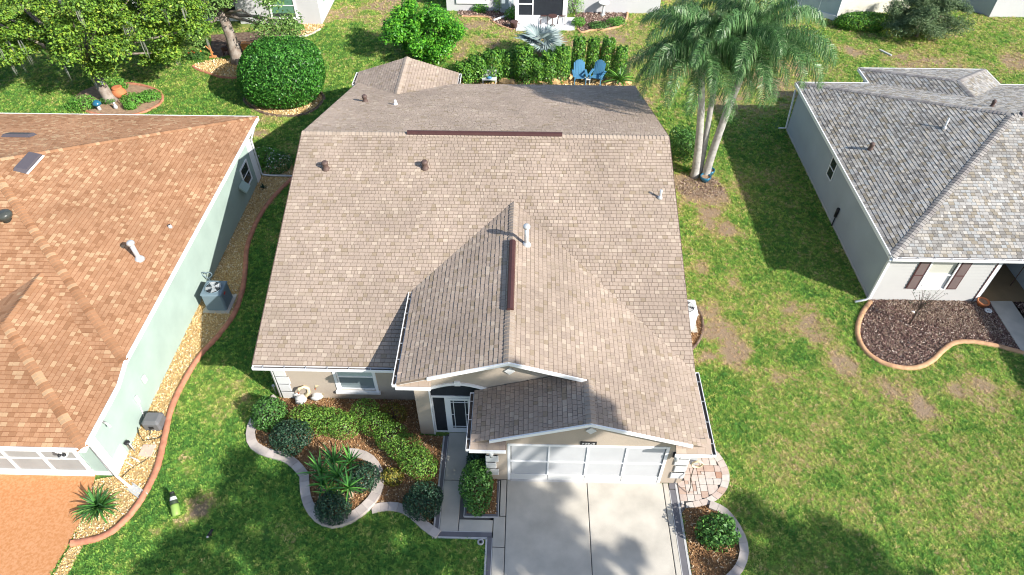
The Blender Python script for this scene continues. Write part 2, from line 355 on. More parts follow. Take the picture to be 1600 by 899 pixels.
# ================================================================== ROOFS
def plane_axes(poly):
    vs = [Vector(p) for p in poly]; n = newell(vs)
    if n.z < 0: n = -n
    v = (Vector((0,0,1)) - n*n.z).normalized(); u = v.cross(n)
    return n, u, v
def clip_rect(poly2, rect):
    x0, x1, y0, y1 = rect
    def cl(pts, f, t):
        out = []
        for i in range(len(pts)):
            a, b = pts[i], pts[(i+1)%len(pts)]; fa, fb = f(a), f(b)
            if fa >= 0: out.append(a)
            if (fa >= 0) != (fb >= 0):
                s_ = fa/(fa-fb); out.append((a[0]+(b[0]-a[0])*s_, a[1]+(b[1]-a[1])*s_))
        return out
    p = poly2
    for f in (lambda q: q[0]-x0, lambda q: x1-q[0], lambda q: q[1]-y0, lambda q: y1-q[1]):
        p = cl(p, f, 0)
        if len(p) < 3: return None
    return p
EXPO = .146; GRV = .016
def shingle_roof(planes, mkey, roof, holes=0, limit=300):
    """every tab a raised piece; the nearest ones are objects, the rest one part"""
    org = ORG[roof.name]; cand = []; V = []; Fc = []
    campos = Vector((0,0,CAM_H))
    for pi, poly in enumerate(planes):
        rnd = random.Random(100+pi)
        n, u, v = plane_axes(poly); vs = [Vector(p) for p in poly]
        o = min(vs, key=lambda p: p.z); P2 = [((p-o).dot(u), (p-o).dot(v)) for p in vs]
        area = sum(P2[i][0]*P2[(i+1)%len(P2)][1]-P2[(i+1)%len(P2)][0]*P2[i][1] for i in range(len(P2)))
        if area < 0: P2 = P2[::-1]
        umin = min(p[0] for p in P2); umax = max(p[0] for p in P2); vmax = max(p[1] for p in P2)
        k = 0; vv = 0.0
        while vv < vmax:
            x = umin - rnd.random()*.3
            while x < umax:
                wd = rnd.choice((.11,.14,.16,.18,.20,.23)); hl = rnd.choice((.011,.013,.019)); gap = .006
                q = clip_rect(P2, (x+gap, x+wd-gap, vv+GRV, vv+EXPO))
                if q:
                    full = len(q) == 4 and abs((q[0][0]-q[2][0])*(q[0][1]-q[2][1])) > .97*(wd-2*gap)*(EXPO-GRV)
                    c = o + u*(x+wd/2) + v*(vv+EXPO/2)
                    dv = campos - c; score = dv.normalized().dot(n)/dv.length_squared*wd
                    if full: cand.append((score, c, n, u, v, wd-2*gap, o + u*(x+gap) + v*(vv+GRV), hl))
                    else:
                        b = len(V); m = len(q)
                        for a in q:
                            h = hl + (.003-hl)*(a[1]-vv)/EXPO; V.append(o+u*a[0]+v*a[1]+n*h-org)
                        for a in q: V.append(o+u*a[0]+v*a[1]-n*.012-org)
                        Fc.append(tuple(range(b,b+m)))
                        for i in range(m): Fc.append((b+i, b+m+i, b+m+(i+1)%m, b+(i+1)%m))
                x += wd
            vv += EXPO
    cand.sort(key=lambda t: -t[0])
    # shared mesh for the loose tabs
    hl = .015; EX_ = EXPO-GRV
    um = MB().add([(0,0,hl),(1,0,hl),(1,EX_,.003),(0,EX_,.003),(0,0,-.012),(1,0,-.012),(1,EX_,-.012),(0,EX_,-.012)],
                  [(0,1,2,3),(0,4,5,1),(1,5,6,2),(3,7,4,0)]).mesh('shingle'); um.materials.append(M[mkey])
    for sc_, c, n, u, v, wd, p, h in cand[:limit]:
        ob = bpy.data.objects.new('shingle', um); COL.objects.link(ob); ob.parent = roof
        mm = Matrix((( u.x*wd, v.x, n.x, p.x-org.x), (u.y*wd, v.y, n.y, p.y-org.y), (u.z*wd, v.z, n.z, p.z-org.z), (0,0,0,1)))
        ob.matrix_basis = mm
    for sc_, c, n, u, v, wd, p, h in cand[limit:]:
        b = len(V); p = p - org
        V += [p+n*h, p+u*wd+n*h, p+u*wd+v*EX_+n*.003, p+v*EX_+n*.003, p-n*.012, p+u*wd-n*.012, p+u*wd+v*EX_-n*.012, p+v*EX_-n*.012]
        Fc += [(b,b+1,b+2,b+3),(b,b+4,b+5,b+1),(b+1,b+5,b+6,b+2),(b+3,b+7,b+4,b)]
    me = bpy.data.meshes.new('shingle_field'); me.from_pydata([tuple(p) for p in V], [], Fc); me.materials.append(M[mkey])
    link('shingle_field', me, None, roof, kind='stuff')
def caps(lines, mkey, roof, name='ridge_cap', wd=.15, step=.15):
    """lines: (low point, high point, normal of one slope, normal of the other)"""
    org = ORG[roof.name]
    for a, b, n1, n2 in lines:
        a, b, n1, n2 = Vector(a), Vector(b), Vector(n1), Vector(n2); d = (b-a); L = d.length; d.normalize()
        up = (n1+n2).normalized()
        s1 = d.cross(n1).normalized(); s2 = d.cross(n2).normalized()
        if s1.dot(n1+n2) > 0: s1 = -s1
        if s2.dot(n1+n2) > 0: s2 = -s2
        if (s1-s2).length < .2: s2 = -s2
        mb = MB(); ln = step+.008
        def ring(t, h): return [s1*wd + n1*(h-.004) + d*t, s1*wd*.5 + n1*h + up*.004 + d*t, up*(h+.006) + d*t, s2*wd*.5 + n2*h + up*.004 + d*t, s2*wd + n2*(h-.004) + d*t]
        r0 = ring(0,.034); r1 = ring(ln,.016); lo = [p - up*.03 for p in r0]
        fs = [(i,i+1,6+i,5+i) for i in range(4)] + [(10+i,11+i,i+1,i) for i in range(4)]
        mb.add(r0+r1+lo, fs); me = mb.mesh(name); me.materials.append(M[mkey])
        for k in range(int(L/step)):
            ob = bpy.data.objects.new(name, me); COL.objects.link(ob); ob.parent = roof
            ob.location = a + d*(k*step) - org
def deck(planes, roof_parent, t=.10, name='roof', m='felt'):
    mb = MB()
    for p in planes: mb.slab([Vector(q)-Vector((0,0,.006)) for q in p], t)
    return part(name, mb, m, roof_parent)
def gutter(p, q, out, parent, h=.12, wd=.12):
    """open white channel from p to q (top inner edge), out = outward horizontal direction"""
    p, q, o = Vector(p), Vector(q), Vector(out).normalized()
    mb = MB(); z = Vector((0,0,1)); t = .008
    mb.obox((p+q)/2 + o*(wd) - z*h/2, (q-p)/2, o*t, z*h/2)
    mb.obox((p+q)/2 + o*(wd/2) - z*h, (q-p)/2, o*(wd/2-.01), z*t)
    mb.obox((p+q)/2 + o*.010 - z*(h/2+.01), (q-p)/2, o*t, z*(h/2-.01))
    d = (q-p).normalized()
    for e in (p, q): mb.obox(e + o*wd/2 - z*h/2, d*.005, o*(wd/2+.006), z*(h/2-.004))
    g = part('gutter', mb, 'trim', parent)
    m2 = MB(); m2.obox((p+q)/2 + o*(wd/2+.003) - z*(h*.55), (q-p)/2*.985, o*(wd/2-.018), z*.012); part('leaf_litter', m2, 'gutterdark', g)
    n = int((q-p).length/.62)
    m3 = MB()
    for k in range(n):
        c = p + (q-p)*((k+.5)/n); m3.obox(c + o*wd/2 - z*.004, d*.012, o*(wd/2-.012), z*.004)
    if n: part('hanger', m3, 'galv', g)
    return g
def fascia(p, q, parent, th=.04, h=.19, drop=.0, out=(0,-1,0), m='trim', name='fascia'):
    p, q, o = Vector(p), Vector(q), Vector(out)
    mb = MB(); a = p-Vector((0,0,drop)); b = q-Vector((0,0,drop)); dz = Vector((0,0,h))
    mb.vprism([a, b, b-dz, a-dz], o*th)
    return part(name, mb, m, parent)
def nrm(poly):
    n = newell([Vector(p) for p in poly]); return n if n.z > 0 else -n

# ------------------------------------------------------------------ main house
SL = .329
HO = Vector((-1.5, 18, 0))
house = thing('house', 'large tan house in the middle with beige shingle roof and white screened garage door', 'house', HO)
ZE = 2.5; YF = 13.45; YR = 22.6; ZR = ZE + .312*(YR-YF); YB = 31.75
XL, XR = -8.65, 5.48
def zmain(y): return ZE + .312*(y-YF)
RX, RZ = -.39, 4.44                                    # ridge of the front wing
def zr(x): return RZ - SL*abs(x-RX)
LX, RXE = -3.75, 5.5
ZL = zr(LX)
yA = YF + (RZ-ZE)/.312; yL = YF + (ZL-ZE)/.312; ZRE = zr(RXE); yRv = YF + (ZRE-ZE)/.312
YG = 12.2; YGG = 10.7; GX = 1.95; GZ = zr(GX); GLX = -1.46; GLZ = GZ - SL*(GX-GLX)
apex = (RX, yA, RZ)
main_front_left = [(XL,YF,ZE),(LX,YF,ZE),(LX,yL,ZL),apex,(RX,YR,ZR),(XL,YR,ZR)]
main_front_right = [apex,(RXE,yRv,ZRE),(XR,YR,ZR),(RX,YR,ZR)]
main_back = [(XL,YB,ZE+.02),(XR,YB,ZE+.02),(XR,YR,ZR),(XL,YR,ZR)]
wing_left = [(LX,YG,ZL),(RX,YG,RZ),apex,(LX,yL,ZL)]
wing_right_a = [(RX,YG,RZ),(GX,YG,GZ),(GX,YGG,GZ),(RXE,YGG,ZRE),(RXE,yRv,ZRE),apex]
gar_left = [(GLX,YGG,GLZ),(GX,YGG,GZ),(GX,12.56,GZ),(GLX,12.56,GLZ)]
px0, px1, pym, pyb = -8.82, -3.55, 31.75, 33.0
pxm = (px0+px1)/2; pz = 2.47; pzr = pz + .32*(pxm-px0); pyv = YB - (pzr-ZE-.02)/((ZR-ZE-.02)/(YB-YR))
porch_left = [(px0,pyb,pz),(pxm,pyb,pzr),(pxm,pyv,pzr),(px0,pym,pz)]
porch_right = [(px1,pyb,pz),(pxm,pyb,pzr),(pxm,pyv,pzr),(px1,pym,pz)]
# concave right slope is split so that each piece is convex
wr1 = [(RX,YG,RZ),(GX,YG,GZ),(RXE,YG,ZRE),(RXE,yRv,ZRE),apex]
wr2 = [(GX,YGG,GZ),(RXE,YGG,ZRE),(RXE,YG,ZRE),(GX,YG,GZ)]
mf1 = [(XL,YF,ZE),(LX,YF,ZE),(LX,yL,ZL),(LX,YR,ZR),(XL,YR,ZR)]
mf2 = [(LX,yL,ZL),apex,(RX,YR,ZR),(LX,YR,ZR)]
planes_main = [mf1, mf2, main_front_right, main_back, wing_left, wr1, wr2, gar_left, porch_left, porch_right]
roof = deck(planes_main, house)
shingle_roof(planes_main, 'sh_main', roof)
nF, nB, nWL, nWR = nrm(mf1), nrm(main_back), nrm(wing_left), nrm(wr1)
caps([((XL,YR,ZR),(XR,YR,ZR),nF,nB), ((RX,YG,RZ),apex,nWL,nWR), ((GX,YGG,GZ),(GX,YG+.1,GZ),nWL,nWR), ((pxm,pyb,pzr),(pxm,pyv,pzr),nrm(porch_left),nrm(porch_right))], 'cap_main', roof)
# dark ridge vents
for a, b, n1, n2, wv in (((-4.57,YR,ZR),(1.39,YR,ZR),nF,nB,.10), ((RX,14.2,RZ),(RX,17.4,RZ),nWL,nWR,.10)):
    a, b = Vector(a), Vector(b); d = (b-a).normalized(); up = Vector((0,0,1)); sd_ = d.cross(up)
    prof = lambda p: [p+sd_*wv*1.15+up*.02, p+sd_*wv*.8+up*.10, p+up*.125, p-sd_*wv*.8+up*.10, p-sd_*wv*1.15+up*.02]
    part('ridge_vent', MB().vprism(prof(a), b-a), 'bronze', roof)
# pipes and hooded vents
def pipe(base, h, r, parent, m='galv', cap=True, lean=(0,0)):
    b = Vector(base); t = b + Vector((lean[0],lean[1],h))
    mb = MB().tube([b-Vector((0,0,.1)), t], r, 12)
    o = part('vent_pipe', mb, m, parent)
    part('flashing', MB().lathe([(r*2.3,-.03),(r*1.9,.045),(r*1.05,.12)], b, 12), m, o)
    if cap: part('pipe_cap', MB().lathe([(r*1.1,-.02),(r*1.65,.0),(r*1.65,.07),(r*1.2,.12),(r*.3,.14)], t, 12), m, o)
pipe((.08,17.45,zr(.08)), .75, .075, roof)
pipe((4.91,19.87,zmain(19.87)), .36, .045, roof, cap=False, m='galv')
def hood(base, parent, s=.16, n=None):
    x, y, z = base
    mb = MB().lathe([(s*1.0,-.08),(s*1.0,.02),(s*.72,.06),(s*.72,.2),(s*.85,.22),(s*.85,.28),(s*.5,.33)], (x,y,z), 10)
    part('roof_vent', mb, 'vent', parent)
for y, x in ((20.94,-7.46),(21.03,-3.75)): hood((x,y,zmain(y)), roof, .15)
hood((-7.35,27.7,ZE+.02+(YB-27.7)*(ZR-ZE)/(YB-YR)), roof, .14)
pipe((-5.85,27.15,ZE+.02+(YB-27.15)*(ZR-ZE)/(YB-YR)), .22, .05, roof, cap=False, m='trim')
# walls
mb = MB(); WZ = ZE-.08
wx0, wx1 = -6.28, -5.02                                # window opening
FY = 13.97
mb.box(-8.35,wx0,FY,FY+.2,0,WZ); mb.box(wx1,-3.22,FY,FY+.2,0,WZ); mb.box(wx0,wx1,FY,FY+.2,0,.52); mb.box(wx0,wx1,FY,FY+.2,1.92,WZ)
mb.vprism([(-8.35,FY+.2,0),(-8.35,31.3,0),(-8.35,31.3,ZE-.05),(-8.35,YR,ZR-.2),(-8.35,FY+.2,ZE+.02)], (.2,0,0))
mb.vprism([(5.0,11.17,0),(5.0,31.3,0),(5.0,31.3,ZE-.05),(5.0,YR,ZR-.2),(5.0,14.2,ZE-.0),(5.0,11.17,ZE-.05)], (.15,0,0))
mb.box(-8.15,5.0,31.1,31.3,0,WZ)
part('wall', mb, 'stucco', house)
# front wing: left side wall, pier, gable over the arch
mb = MB(); EY = 12.6
mb.box(-3.36,-3.22,EY,FY+1.6,0,ZL-.12)
mb.box(-3.22,-2.88,EY,EY+.3,0,2.55)
AX0, AX1 = -2.88, -1.05; arc = []
for k in range(11):
    t = k/10; arc.append((AX0+(AX1-AX0)*t, EY, 2.55+.26*math.sin(math.pi*t)))
gable = [(-3.22,EY,2.55)] + arc + [(GX+1.2,EY,2.55),(GX+1.2,EY,zr(GX+1.2)-.14),(RX,EY,RZ-.14),(-3.22,EY,zr(-3.22)-.14)]
mb.vprism(gable, (0,.2,0))
mb.box(-1.05,-.9,10.97+.16,EY+.3,0,GLZ-.02)
part('wall', mb, 'stucco', house, 'taupe wall with arched entry')
# arch trim with keystone
mb = MB()
for (a, b) in zip(arc, arc[1:]): mb.bar((a[0],EY-.015,a[2]+.04),(b[0],EY-.015,b[2]+.04),.07,.10)
mb.box(-2.06,-1.88,EY-.06,EY-.003,2.78,2.98)
part('arch_trim', mb, 'trim', house)
part('pier_trim', MB().box(-2.905,-2.865,EY-.012,EY+.1,0,2.55), 'trim', house)
# screened entry: mullions, dark screens and the door
ent = MB()
for x in (-2.86,-2.42,-1.56): ent.box(x-.035,x+.035,EY+.08,EY+.14,0,2.0)
ent.box(-2.895,-1.06,EY+.075,EY+.145,1.985,2.06); ent.box(-2.825,-2.455,EY+.09,EY+.13,0,.08)
scr = part('screen_wall', ent, 'trim', house)
part('screen_panel', MB().box(-2.88,-1.06,EY+.105,EY+.115,2.06,2.86), 'screen', scr)
part('screen_panel', MB().box(-2.825,-2.455,EY+.105,EY+.115,.08,1.985), 'screen', scr)
part('screen_panel', MB().box(-1.525,-1.06,EY+.105,EY+.115,.0,1.985), 'screen', scr)
dr = MB(); DX0, DX1 = -2.385, -1.595; DY = EY+.07
dr.box(DX0,DX0+.12,DY,DY+.05,.03,1.96); dr.box(DX1-.12,DX1,DY,DY+.05,.03,1.96); dr.box(DX0+.12,DX1-.12,DY,DY+.05,.03,.28); dr.box(DX0+.12,DX1-.12,DY,DY+.05,1.84,1.96)
door = part('door', dr, 'trim', house)
part('pane', MB().box(DX0+.12,DX1-.12,DY+.02,DY+.03,.28,1.84), 'screen', door)
mt = MB()
for x in (DX0+.21, DX1-.21): mt.box(x-.011,x+.011,DY,DY+.018,.28,1.84)
for z in (.38,1.06,1.74):
    for a, b in ((DX0+.12,DX0+.199),(DX1-.199,DX1-.12)): mt.box(a,b,DY,DY+.018,z-.011,z+.011)
for z in (.38,1.74): mt.box(DX0+.221,DX1-.221,DY,DY+.018,z-.011,z+.011)
part('muntin', mt, 'trim', door)
part('handle', MB().tube([(DX1-.06,DY-.04,.95),(DX1-.06,DY-.04,1.1)], .012, 6), 'galv', door)
# bedroom window
fr = MB(); a, b = wx0, wx1
fr.box(a-.09,a,FY-.03,FY+.1,.52,1.95); fr.box(b,b+.09,FY-.03,FY+.1,.52,1.95); fr.box(a-.09,b+.09,FY-.035,FY+.1,1.92,2.02)
fr.box(a,a+.045,FY+.03,FY+.09,.52,1.92); fr.box(b-.045,b,FY+.03,FY+.09,.52,1.92); fr.box(a+.045,b-.045,FY+.028,FY+.09,1.20,1.26); fr.box(a+.045,b-.045,FY+.03,FY+.09,.52,.575)
win = part('window', fr, 'trim', house)
part('sill', MB().box(a-.14,b+.14,FY-.09,FY-.002,.40,.52), 'trim', win)
part('pane', MB().box(a+.045,b-.045,FY+.05,FY+.06,1.26,1.92), 'blind', win)
part('pane', MB().box(a+.045,b-.045,FY+.06,FY+.07,.575,1.20), mat('lower glass', (.16,.20,.21), .06, spec=.7), win)
# cornerstones
def quoins(x0, dirx, y, zs, parent, wide=(.40,.34), h=.36, d=.045):
    for i, z in enumerate(zs):
        wd = wide[i % 2]; x1 = x0 + dirx*wd
        part('quoin', MB().bevbox(min(x0,x1), max(x0,x1), y-d, y-.002, z, z+h, .018), 'white', parent)
quoins(-8.37, 1, FY, [.04+.41*k for k in range(5)], house, (.46,.40), .365)
# garage front
GY0 = 10.97; gx0, gx1 = -.38, 4.42; gz = 2.1
mb = MB()
mb.box(-1.05,gx0,GY0,GY0+.16,0,2.42); mb.box(gx1,5.1,GY0,GY0+.16,0,2.42)
pk = [(-1.05,GY0,2.42),(gx0,GY0,2.42),(gx0,GY0,gz),(gx1,GY0,gz),(gx1,GY0,2.42),(5.1,GY0,2.42),(5.1,GY0,zr(5.1)-.13),(GX,GY0,GZ-.13),(-1.05,GY0,GZ-.13-SL*(GX+1.05))]
mb.vprism(pk, (0,.16,0))
part('wall', mb, 'stucco', house, 'taupe garage front with white cornerstones')
quoins(-1.07, 1, GY0, [.36,.75,1.14], house, (.40,.33), .325)
quoins(5.12, -1, GY0, [.38,.77,1.16], house, (.44,.38), .325)
part('quoin', MB().bevbox(4.80,5.12,GY0-.045,GY0-.002,1.52,1.86,.018), 'white', house)
gd = MB(); gy = GY0+.03
for x in (gx0+.03,gx1-.03): gd.box(x-.045,x+.045,gy-.04,gy+.05,0,gz)
gd.box(gx0,gx1,gy-.05,gy+.05,gz-.07,gz+.02)
xs = [gx0+.075+(gx1-gx0-.15)*k/4 for k in range(5)]
for x in xs[1:4]: gd.box(x-.025,x+.025,gy-.03,gy+.03,.36,gz-.07)
gd.box(gx0+.075,gx1-.075,gy-.028,gy+.028,1.09,1.14)
gar = part('garage_door', gd, 'trim', house)
for i in range(4):
    for z0_, z1_ in ((.36,1.09),(1.14,gz-.07)):
        part('screen_panel', MB().box(xs[i]+.026,xs[i+1]-.026,gy+.0,gy+.012,z0_+.004,z1_-.004), 'screenwhite', gar)
    part('kick_panel', MB().bevbox(xs[i]+.004,xs[i+1]-.004,gy-.026,gy+.026,.04,.355,.012), 'white', gar)
part('threshold', MB().box(gx0+.08,gx1-.08,gy-.10,gy+.03,.006,.036), 'linewhite', gar)
# fascia boards on the gables
fascia((LX+.95,YG,zr(LX+.95)),(RX,YG,RZ),house,.045,.125); fascia((GX-.05,YG,zr(GX-.05)),(RX,YG,RZ),house,.045,.125)
fascia((GLX+.55,YGG,GLZ+SL*.55),(GX,YGG,GZ),house,.045,.12); fascia((RXE-.55,YGG,ZRE+SL*.55),(GX,YGG,GZ),house,.045,.12)
for a, b in (((XL,YF,ZE),(XL,YR,ZR)),((XL,YB,ZE+.02),(XL,YR,ZR))): fascia(a, b, house, .03, .16, 0, (-1,0,0), 'vent')
for a, b in (((XR,yRv,ZRE),(XR,YR,ZR)),((XR,YB,ZE+.02),(XR,YR,ZR))): fascia(a, b, house, .03, .16, 0, (1,0,0), 'vent')
# soffits under the gable overhangs
part('soffit', MB().vprism([(LX+.1,YG+.01,zr(LX+.1)-.13),(RX,YG+.01,RZ-.13),(RX,YG+.01,RZ-.11),(LX+.1,YG+.01,zr(LX+.1)-.11)], (0,.4,0)), 'trim', house)
# cornice returns: small shingled pents with a white gutter lip
def cornice(x0, x1, y, z, parent):
    mb = MB(); mb.slab([(x0,y,z+.02),(x1,y,z+.02),(x1,y+.40,z+.20),(x0,y+.40,z+.20)], .05)
    r_ = part('cornice_return', mb, 'felt', parent)
    poly = [(x0,y,z+.03),(x1,y,z+.03),(x1,y+.40,z+.21),(x0,y+.40,z+.21)]
    n, u, v = plane_axes(poly); m = MB(); o = Vector(poly[0]) if u.x > 0 else Vector(poly[1]); x = 0; L = abs(x1-x0)
    for k in range(3):
        x = 0
        while x < L-.02:
            wd = min(random.choice((.18,.24,.3)), L-x); p = o + u*(x+.002) + v*(k*.146); e = .146 if k < 2 else .148
            if wd > .03:
                q = [p+n*.014, p+u*(wd-.004)+n*.014, p+u*(wd-.004)+v*e+n*.003, p+v*e+n*.003]
                m.add(q+[t-n*.02 for t in q], [(0,1,2,3),(0,4,5,1),(1,5,6,2),(3,7,4,0)])
            x += wd
    part('shingle_field', m, 'sh_main', r_, kind='stuff')
    part('fascia', MB().box(x0-.03,x1,y-.05,y-.004,z-.09,z+.02), 'trim', r_)
cornice(LX,-2.72,YG-.02,ZL-.16,house)
cornice(GLX,-.42,10.53,GLZ-.10,house)
cornice(4.48,RXE,10.53,ZRE-.06,house)
# gutters
gutter((XL,YF,ZE-.01),(LX-.05,YF,ZE-.01),(0,-1,0),house)
gutter((LX,yL-.1,ZL-.01),(LX,YG-.05,ZL-.01),(-1,0,0),house)
gutter((GLX,12.5,GLZ-.01),(GLX,10.5,GLZ-.01),(-1,0,0),house)
gutter((RXE,yRv+.02,ZRE-.01),(RXE,10.5,ZRE-.01),(1,0,0),house)
gutter((px0,pyb-.05,pz-.01),(px0,pym-.05,pz-.01),(-1,0,0),house); gutter((px1,pyb-.05,pz-.01),(px1,pym+.1,pz-.01),(1,0,0),house)
part('soffit', MB().box(XL+.02,LX,YF+.01,FY-.005,ZE-.125,ZE-.105), 'trim', house)
part('downspout', MB().tube([(-8.0,YF-.05,ZE-.12),(-8.25,YF+.1,ZE-.22),(-8.42,FY-.03,ZE-.45),(-8.44,FY-.03,.1)], .035, 6), 'trim', house)
part('downspout', MB().tube([(LX+.15,FY-.1,ZE-.1),(-3.46,FY-.08,.15),(-3.2,FY-.5,.06)], .035, 6), 'trim', house)
# diamonds on the gables, house number plate, lamps
for x, y, z in ((-.37,EY,3.54),(2.02,GY0,2.93)):
    part('diamond_ornament', MB().vprism([(x-.16,y-.045,z),(x,y-.045,z-.16),(x+.16,y-.045,z),(x,y-.045,z+.16)], (0,.043,0)), 'white', house)
pl = part('number_plate', MB().box(1.76,2.24,GY0-.03,GY0-.002,2.17,2.32), 'black', house)
nb = MB(); x = 1.82
for k in range(5):                                     # the figures are too small in the photo to read
    for s_ in ((0,0,.012,.075),(.045,.0,.057,.075),(.0,.066,.057,.078),(.0,.0,.057,.012),(.012,.033,.045,.043))[k % 2::1 + (k % 3 == 0)]:
        nb.box(x+s_[0],x+s_[2],GY0-.036,GY0-.031,2.205+s_[1],2.205+s_[3])
    x += .077
part('numeral', nb, 'white', pl)
def lamp(x, y, z, parent):
    o = part('wall_lamp', MB().box(x-.09,x+.09,y-.05,y-.004,z-.12,z+.12), 'black', parent)
    part('lamp_shade', MB().lathe([(.05,-.12),(.075,0),(.085,.12),(.03,.17)], (x,y-.14,z), 8), 'lightgrey', o)
lamp(-.88,GY0,1.72,house); lamp(4.66,GY0,1.72,house)
# ------------------------------------------------------------------ left house
LH = thing('house', 'sage green house on the left with orange brown shingle roof and white fascia', 'house', (-20, 19, 0))
ls = .33; lx = -12.8; lzE = 2.55; ly0 = 13.45; ly1 = 28.3; lzW = 2.30
def lzr(x): return lzE + ls*(lx-x)
lym = (ly0+ly1)/2; t = lym-ly0; lrx = lx - t; lrz = lzE + ls*t
LW = -40
yj = ly0 - (lzE-lzW)/ls                                 # where the eave has stepped down to the front wing
wy0 = 10.40; wt = 3.75; wrx = lx - wt; wrz = lzW + ls*wt
right_m = [(lx,ly0,lzE),(lx,ly1,lzE),(lrx,lym,lrz)]
front_m = [(lx,yj,lzW),(lx,ly0,lzE),(lrx,lym,lrz),(LW,lym,lrz),(LW,yj,lzW)]
vy = yj + (wrz-lzW)/ls
front_m1 = [(lx,yj,lzW),(lx,ly0,lzE),(lrx,lym,lrz),(wrx,lym,lrz),(wrx,vy,wrz)]
front_m2 = [(wrx,vy,wrz),(wrx,lym,lrz),(LW,lym,lrz),(LW,yj,lzW),(2*wrx-lx,yj,lzW)]
if lrx < wrx: front_m1 = [(lx,yj,lzW),(lx,ly0,lzE),(wrx,ly0+(lx-wrx),lzE+ls*(lx-wrx)),(wrx,vy,wrz)]; front_m2 = [(wrx,vy,wrz),(wrx,ly0+(lx-wrx),lzE+ls*(lx-wrx)),(lrx,lym,lrz),(LW,lym,lrz),(LW,yj,lzW),(2*wrx-lx,yj,lzW)]
back_m = [(lx,ly1,lzE),(LW,ly1,lzE),(LW,lym,lrz),(lrx,lym,lrz)]
wing_r = [(lx,wy0,lzW),(lx,yj,lzW),(wrx,vy,wrz),(wrx,wy0+wt,wrz)]
wing_f = [(lx,wy0,lzW),(wrx,wy0+wt,wrz),(2*wrx-lx,wy0,lzW)]
wing_l = [(2*wrx-lx,wy0,lzW),(wrx,wy0+wt,wrz),(wrx,vy,wrz),(2*wrx-lx,yj,lzW)]
crop = -27.0
def cropx(poly, x0):                                    # tabs are laid only where the roof can be seen
    out = []
    for i in range(len(poly)):
        a, b = Vector(poly[i]), Vector(poly[(i+1)%len(poly)])
        if a.x >= x0: out.append(tuple(a))
        if (a.x >= x0) != (b.x >= x0): out.append(tuple(a.lerp(b, (x0-a.x)/(b.x-a.x))))
    return out
planes_l = [right_m, front_m1, front_m2, back_m, wing_r, wing_f, wing_l]
lroof = deck(planes_l, LH, m='felt_left')
shingle_roof([right_m, front_m1, cropx(back_m,-32), cropx(front_m2, -22), wing_r, wing_f, wing_l], 'sh_left', lroof)
nR, nFm, nBk, nWf = nrm(right_m), nrm(front_m1), nrm(back_m), nrm(wing_f)
caps([((lx,ly0,lzE),(lrx,lym,lrz),nR,nFm), ((lx,ly1,lzE),(lrx,lym,lrz),nR,nBk), ((lx,wy0,lzW),(wrx,wy0+wt,wrz),nR,nWf), ((wrx,wy0+wt,wrz),(wrx,vy,wrz),nR,nrm(wing_l)), ((lrx-4,lym,lrz),(lrx,lym,lrz),nFm,nBk)], 'cap_left', lroof)
fascia((lx,ly0,lzE+.02),(lx,ly1+.03,lzE+.02),LH,.05,.17,0,(1,0,0)); fascia((lx,yj,lzW+.02),(lx,ly0,lzE+.02),LH,.05,.17,0,(1,0,0)); fascia((lx,wy0-.05,lzW+.02),(lx,yj,lzW+.02),LH,.055,.17,0,(1,0,0))
fascia((lx,wy0,lzW+.02),(2*wrx-lx,wy0,lzW+.02),LH,.05,.17,0,(0,-1,0)); fascia((lx,ly1,lzE+.02),(LW,ly1,lzE+.02),LH,.05,.17,0,(0,1,0))
mb = MB(); mb.box(-13.1,-12.92,10.86,13.46,0,lzW-.06); mb.box(-13.1,-12.92,13.46,26.95,0,lzE-.1); mb.box(LW,-13.1,26.75,26.95,0,lzE-.1); mb.box(-13.62,-13.1,10.86,11.0,0,lzW-.1)
part('wall', mb, 'green', LH)
part('soffit', MB().box(LW,lx-.01,wy0+.02,10.85,lzW-.16,lzW-.13), 'trim', LH)
# screened garage front
g2 = MB(); gyy = 10.80
g2.box(LW,-13.64,gyy-.02,gyy+.06,1.72,2.14); g2.box(LW,-13.62,gyy-.04,gyy+.06,.0,.30)
for k in range(12):
    x = -13.67 - k*1.13; g2.box(x-.05,x+.05,gyy-.015,gyy+.05,.30,1.72)
g2.box(LW,-13.66,gyy-.012,gyy+.045,.97,1.03)
lgd = part('garage_door', g2, 'trim', LH)
for k in range(8):
    for z0_, z1_ in ((.30,.97),(1.03,1.72)): part('screen_panel', MB().box(-13.67-(k+1)*1.13+.052,-13.67-k*1.13-.052,gyy+.01,gyy+.02,z0_+.004,z1_-.004), 'screengrey', lgd)
part('corner_board', MB().box(-13.60,-12.88,10.82,10.855,0,.18), 'trim', LH)
part('corner_board', MB().box(-13.05,-12.885,10.80,10.855,.18,lzW-.14), 'trim', LH)
part('corner_board', MB().box(-12.915,-12.87,10.86,11.0,0.0,lzW-.14), 'trim', LH)
part('corner_board', MB().box(-12.915,-12.89,11.02,11.6,0.0,.62), 'trim', LH, 'white base panel near the front corner')
part('corner_board', MB().box(-12.915,-12.885,26.5,26.97,0.0,lzE-.16), 'trim', LH)
part('downspout', MB().tube([(-12.78,27.6,2.4),(-12.86,27.05,2.1),(-12.86,27.03,.2),(-12.75,27.03,.1),(-11.25,27.0,.08)], .055, 6), 'galv', LH)
ds = part('downspout', MB().tube([(-12.86,10.72,2.15),(-12.86,10.74,.12),(-12.72,10.66,.07),(-12.3,10.4,.06)], .045, 6), 'trim', LH)
wn = MB(); wy, wY = 25.16, 25.98
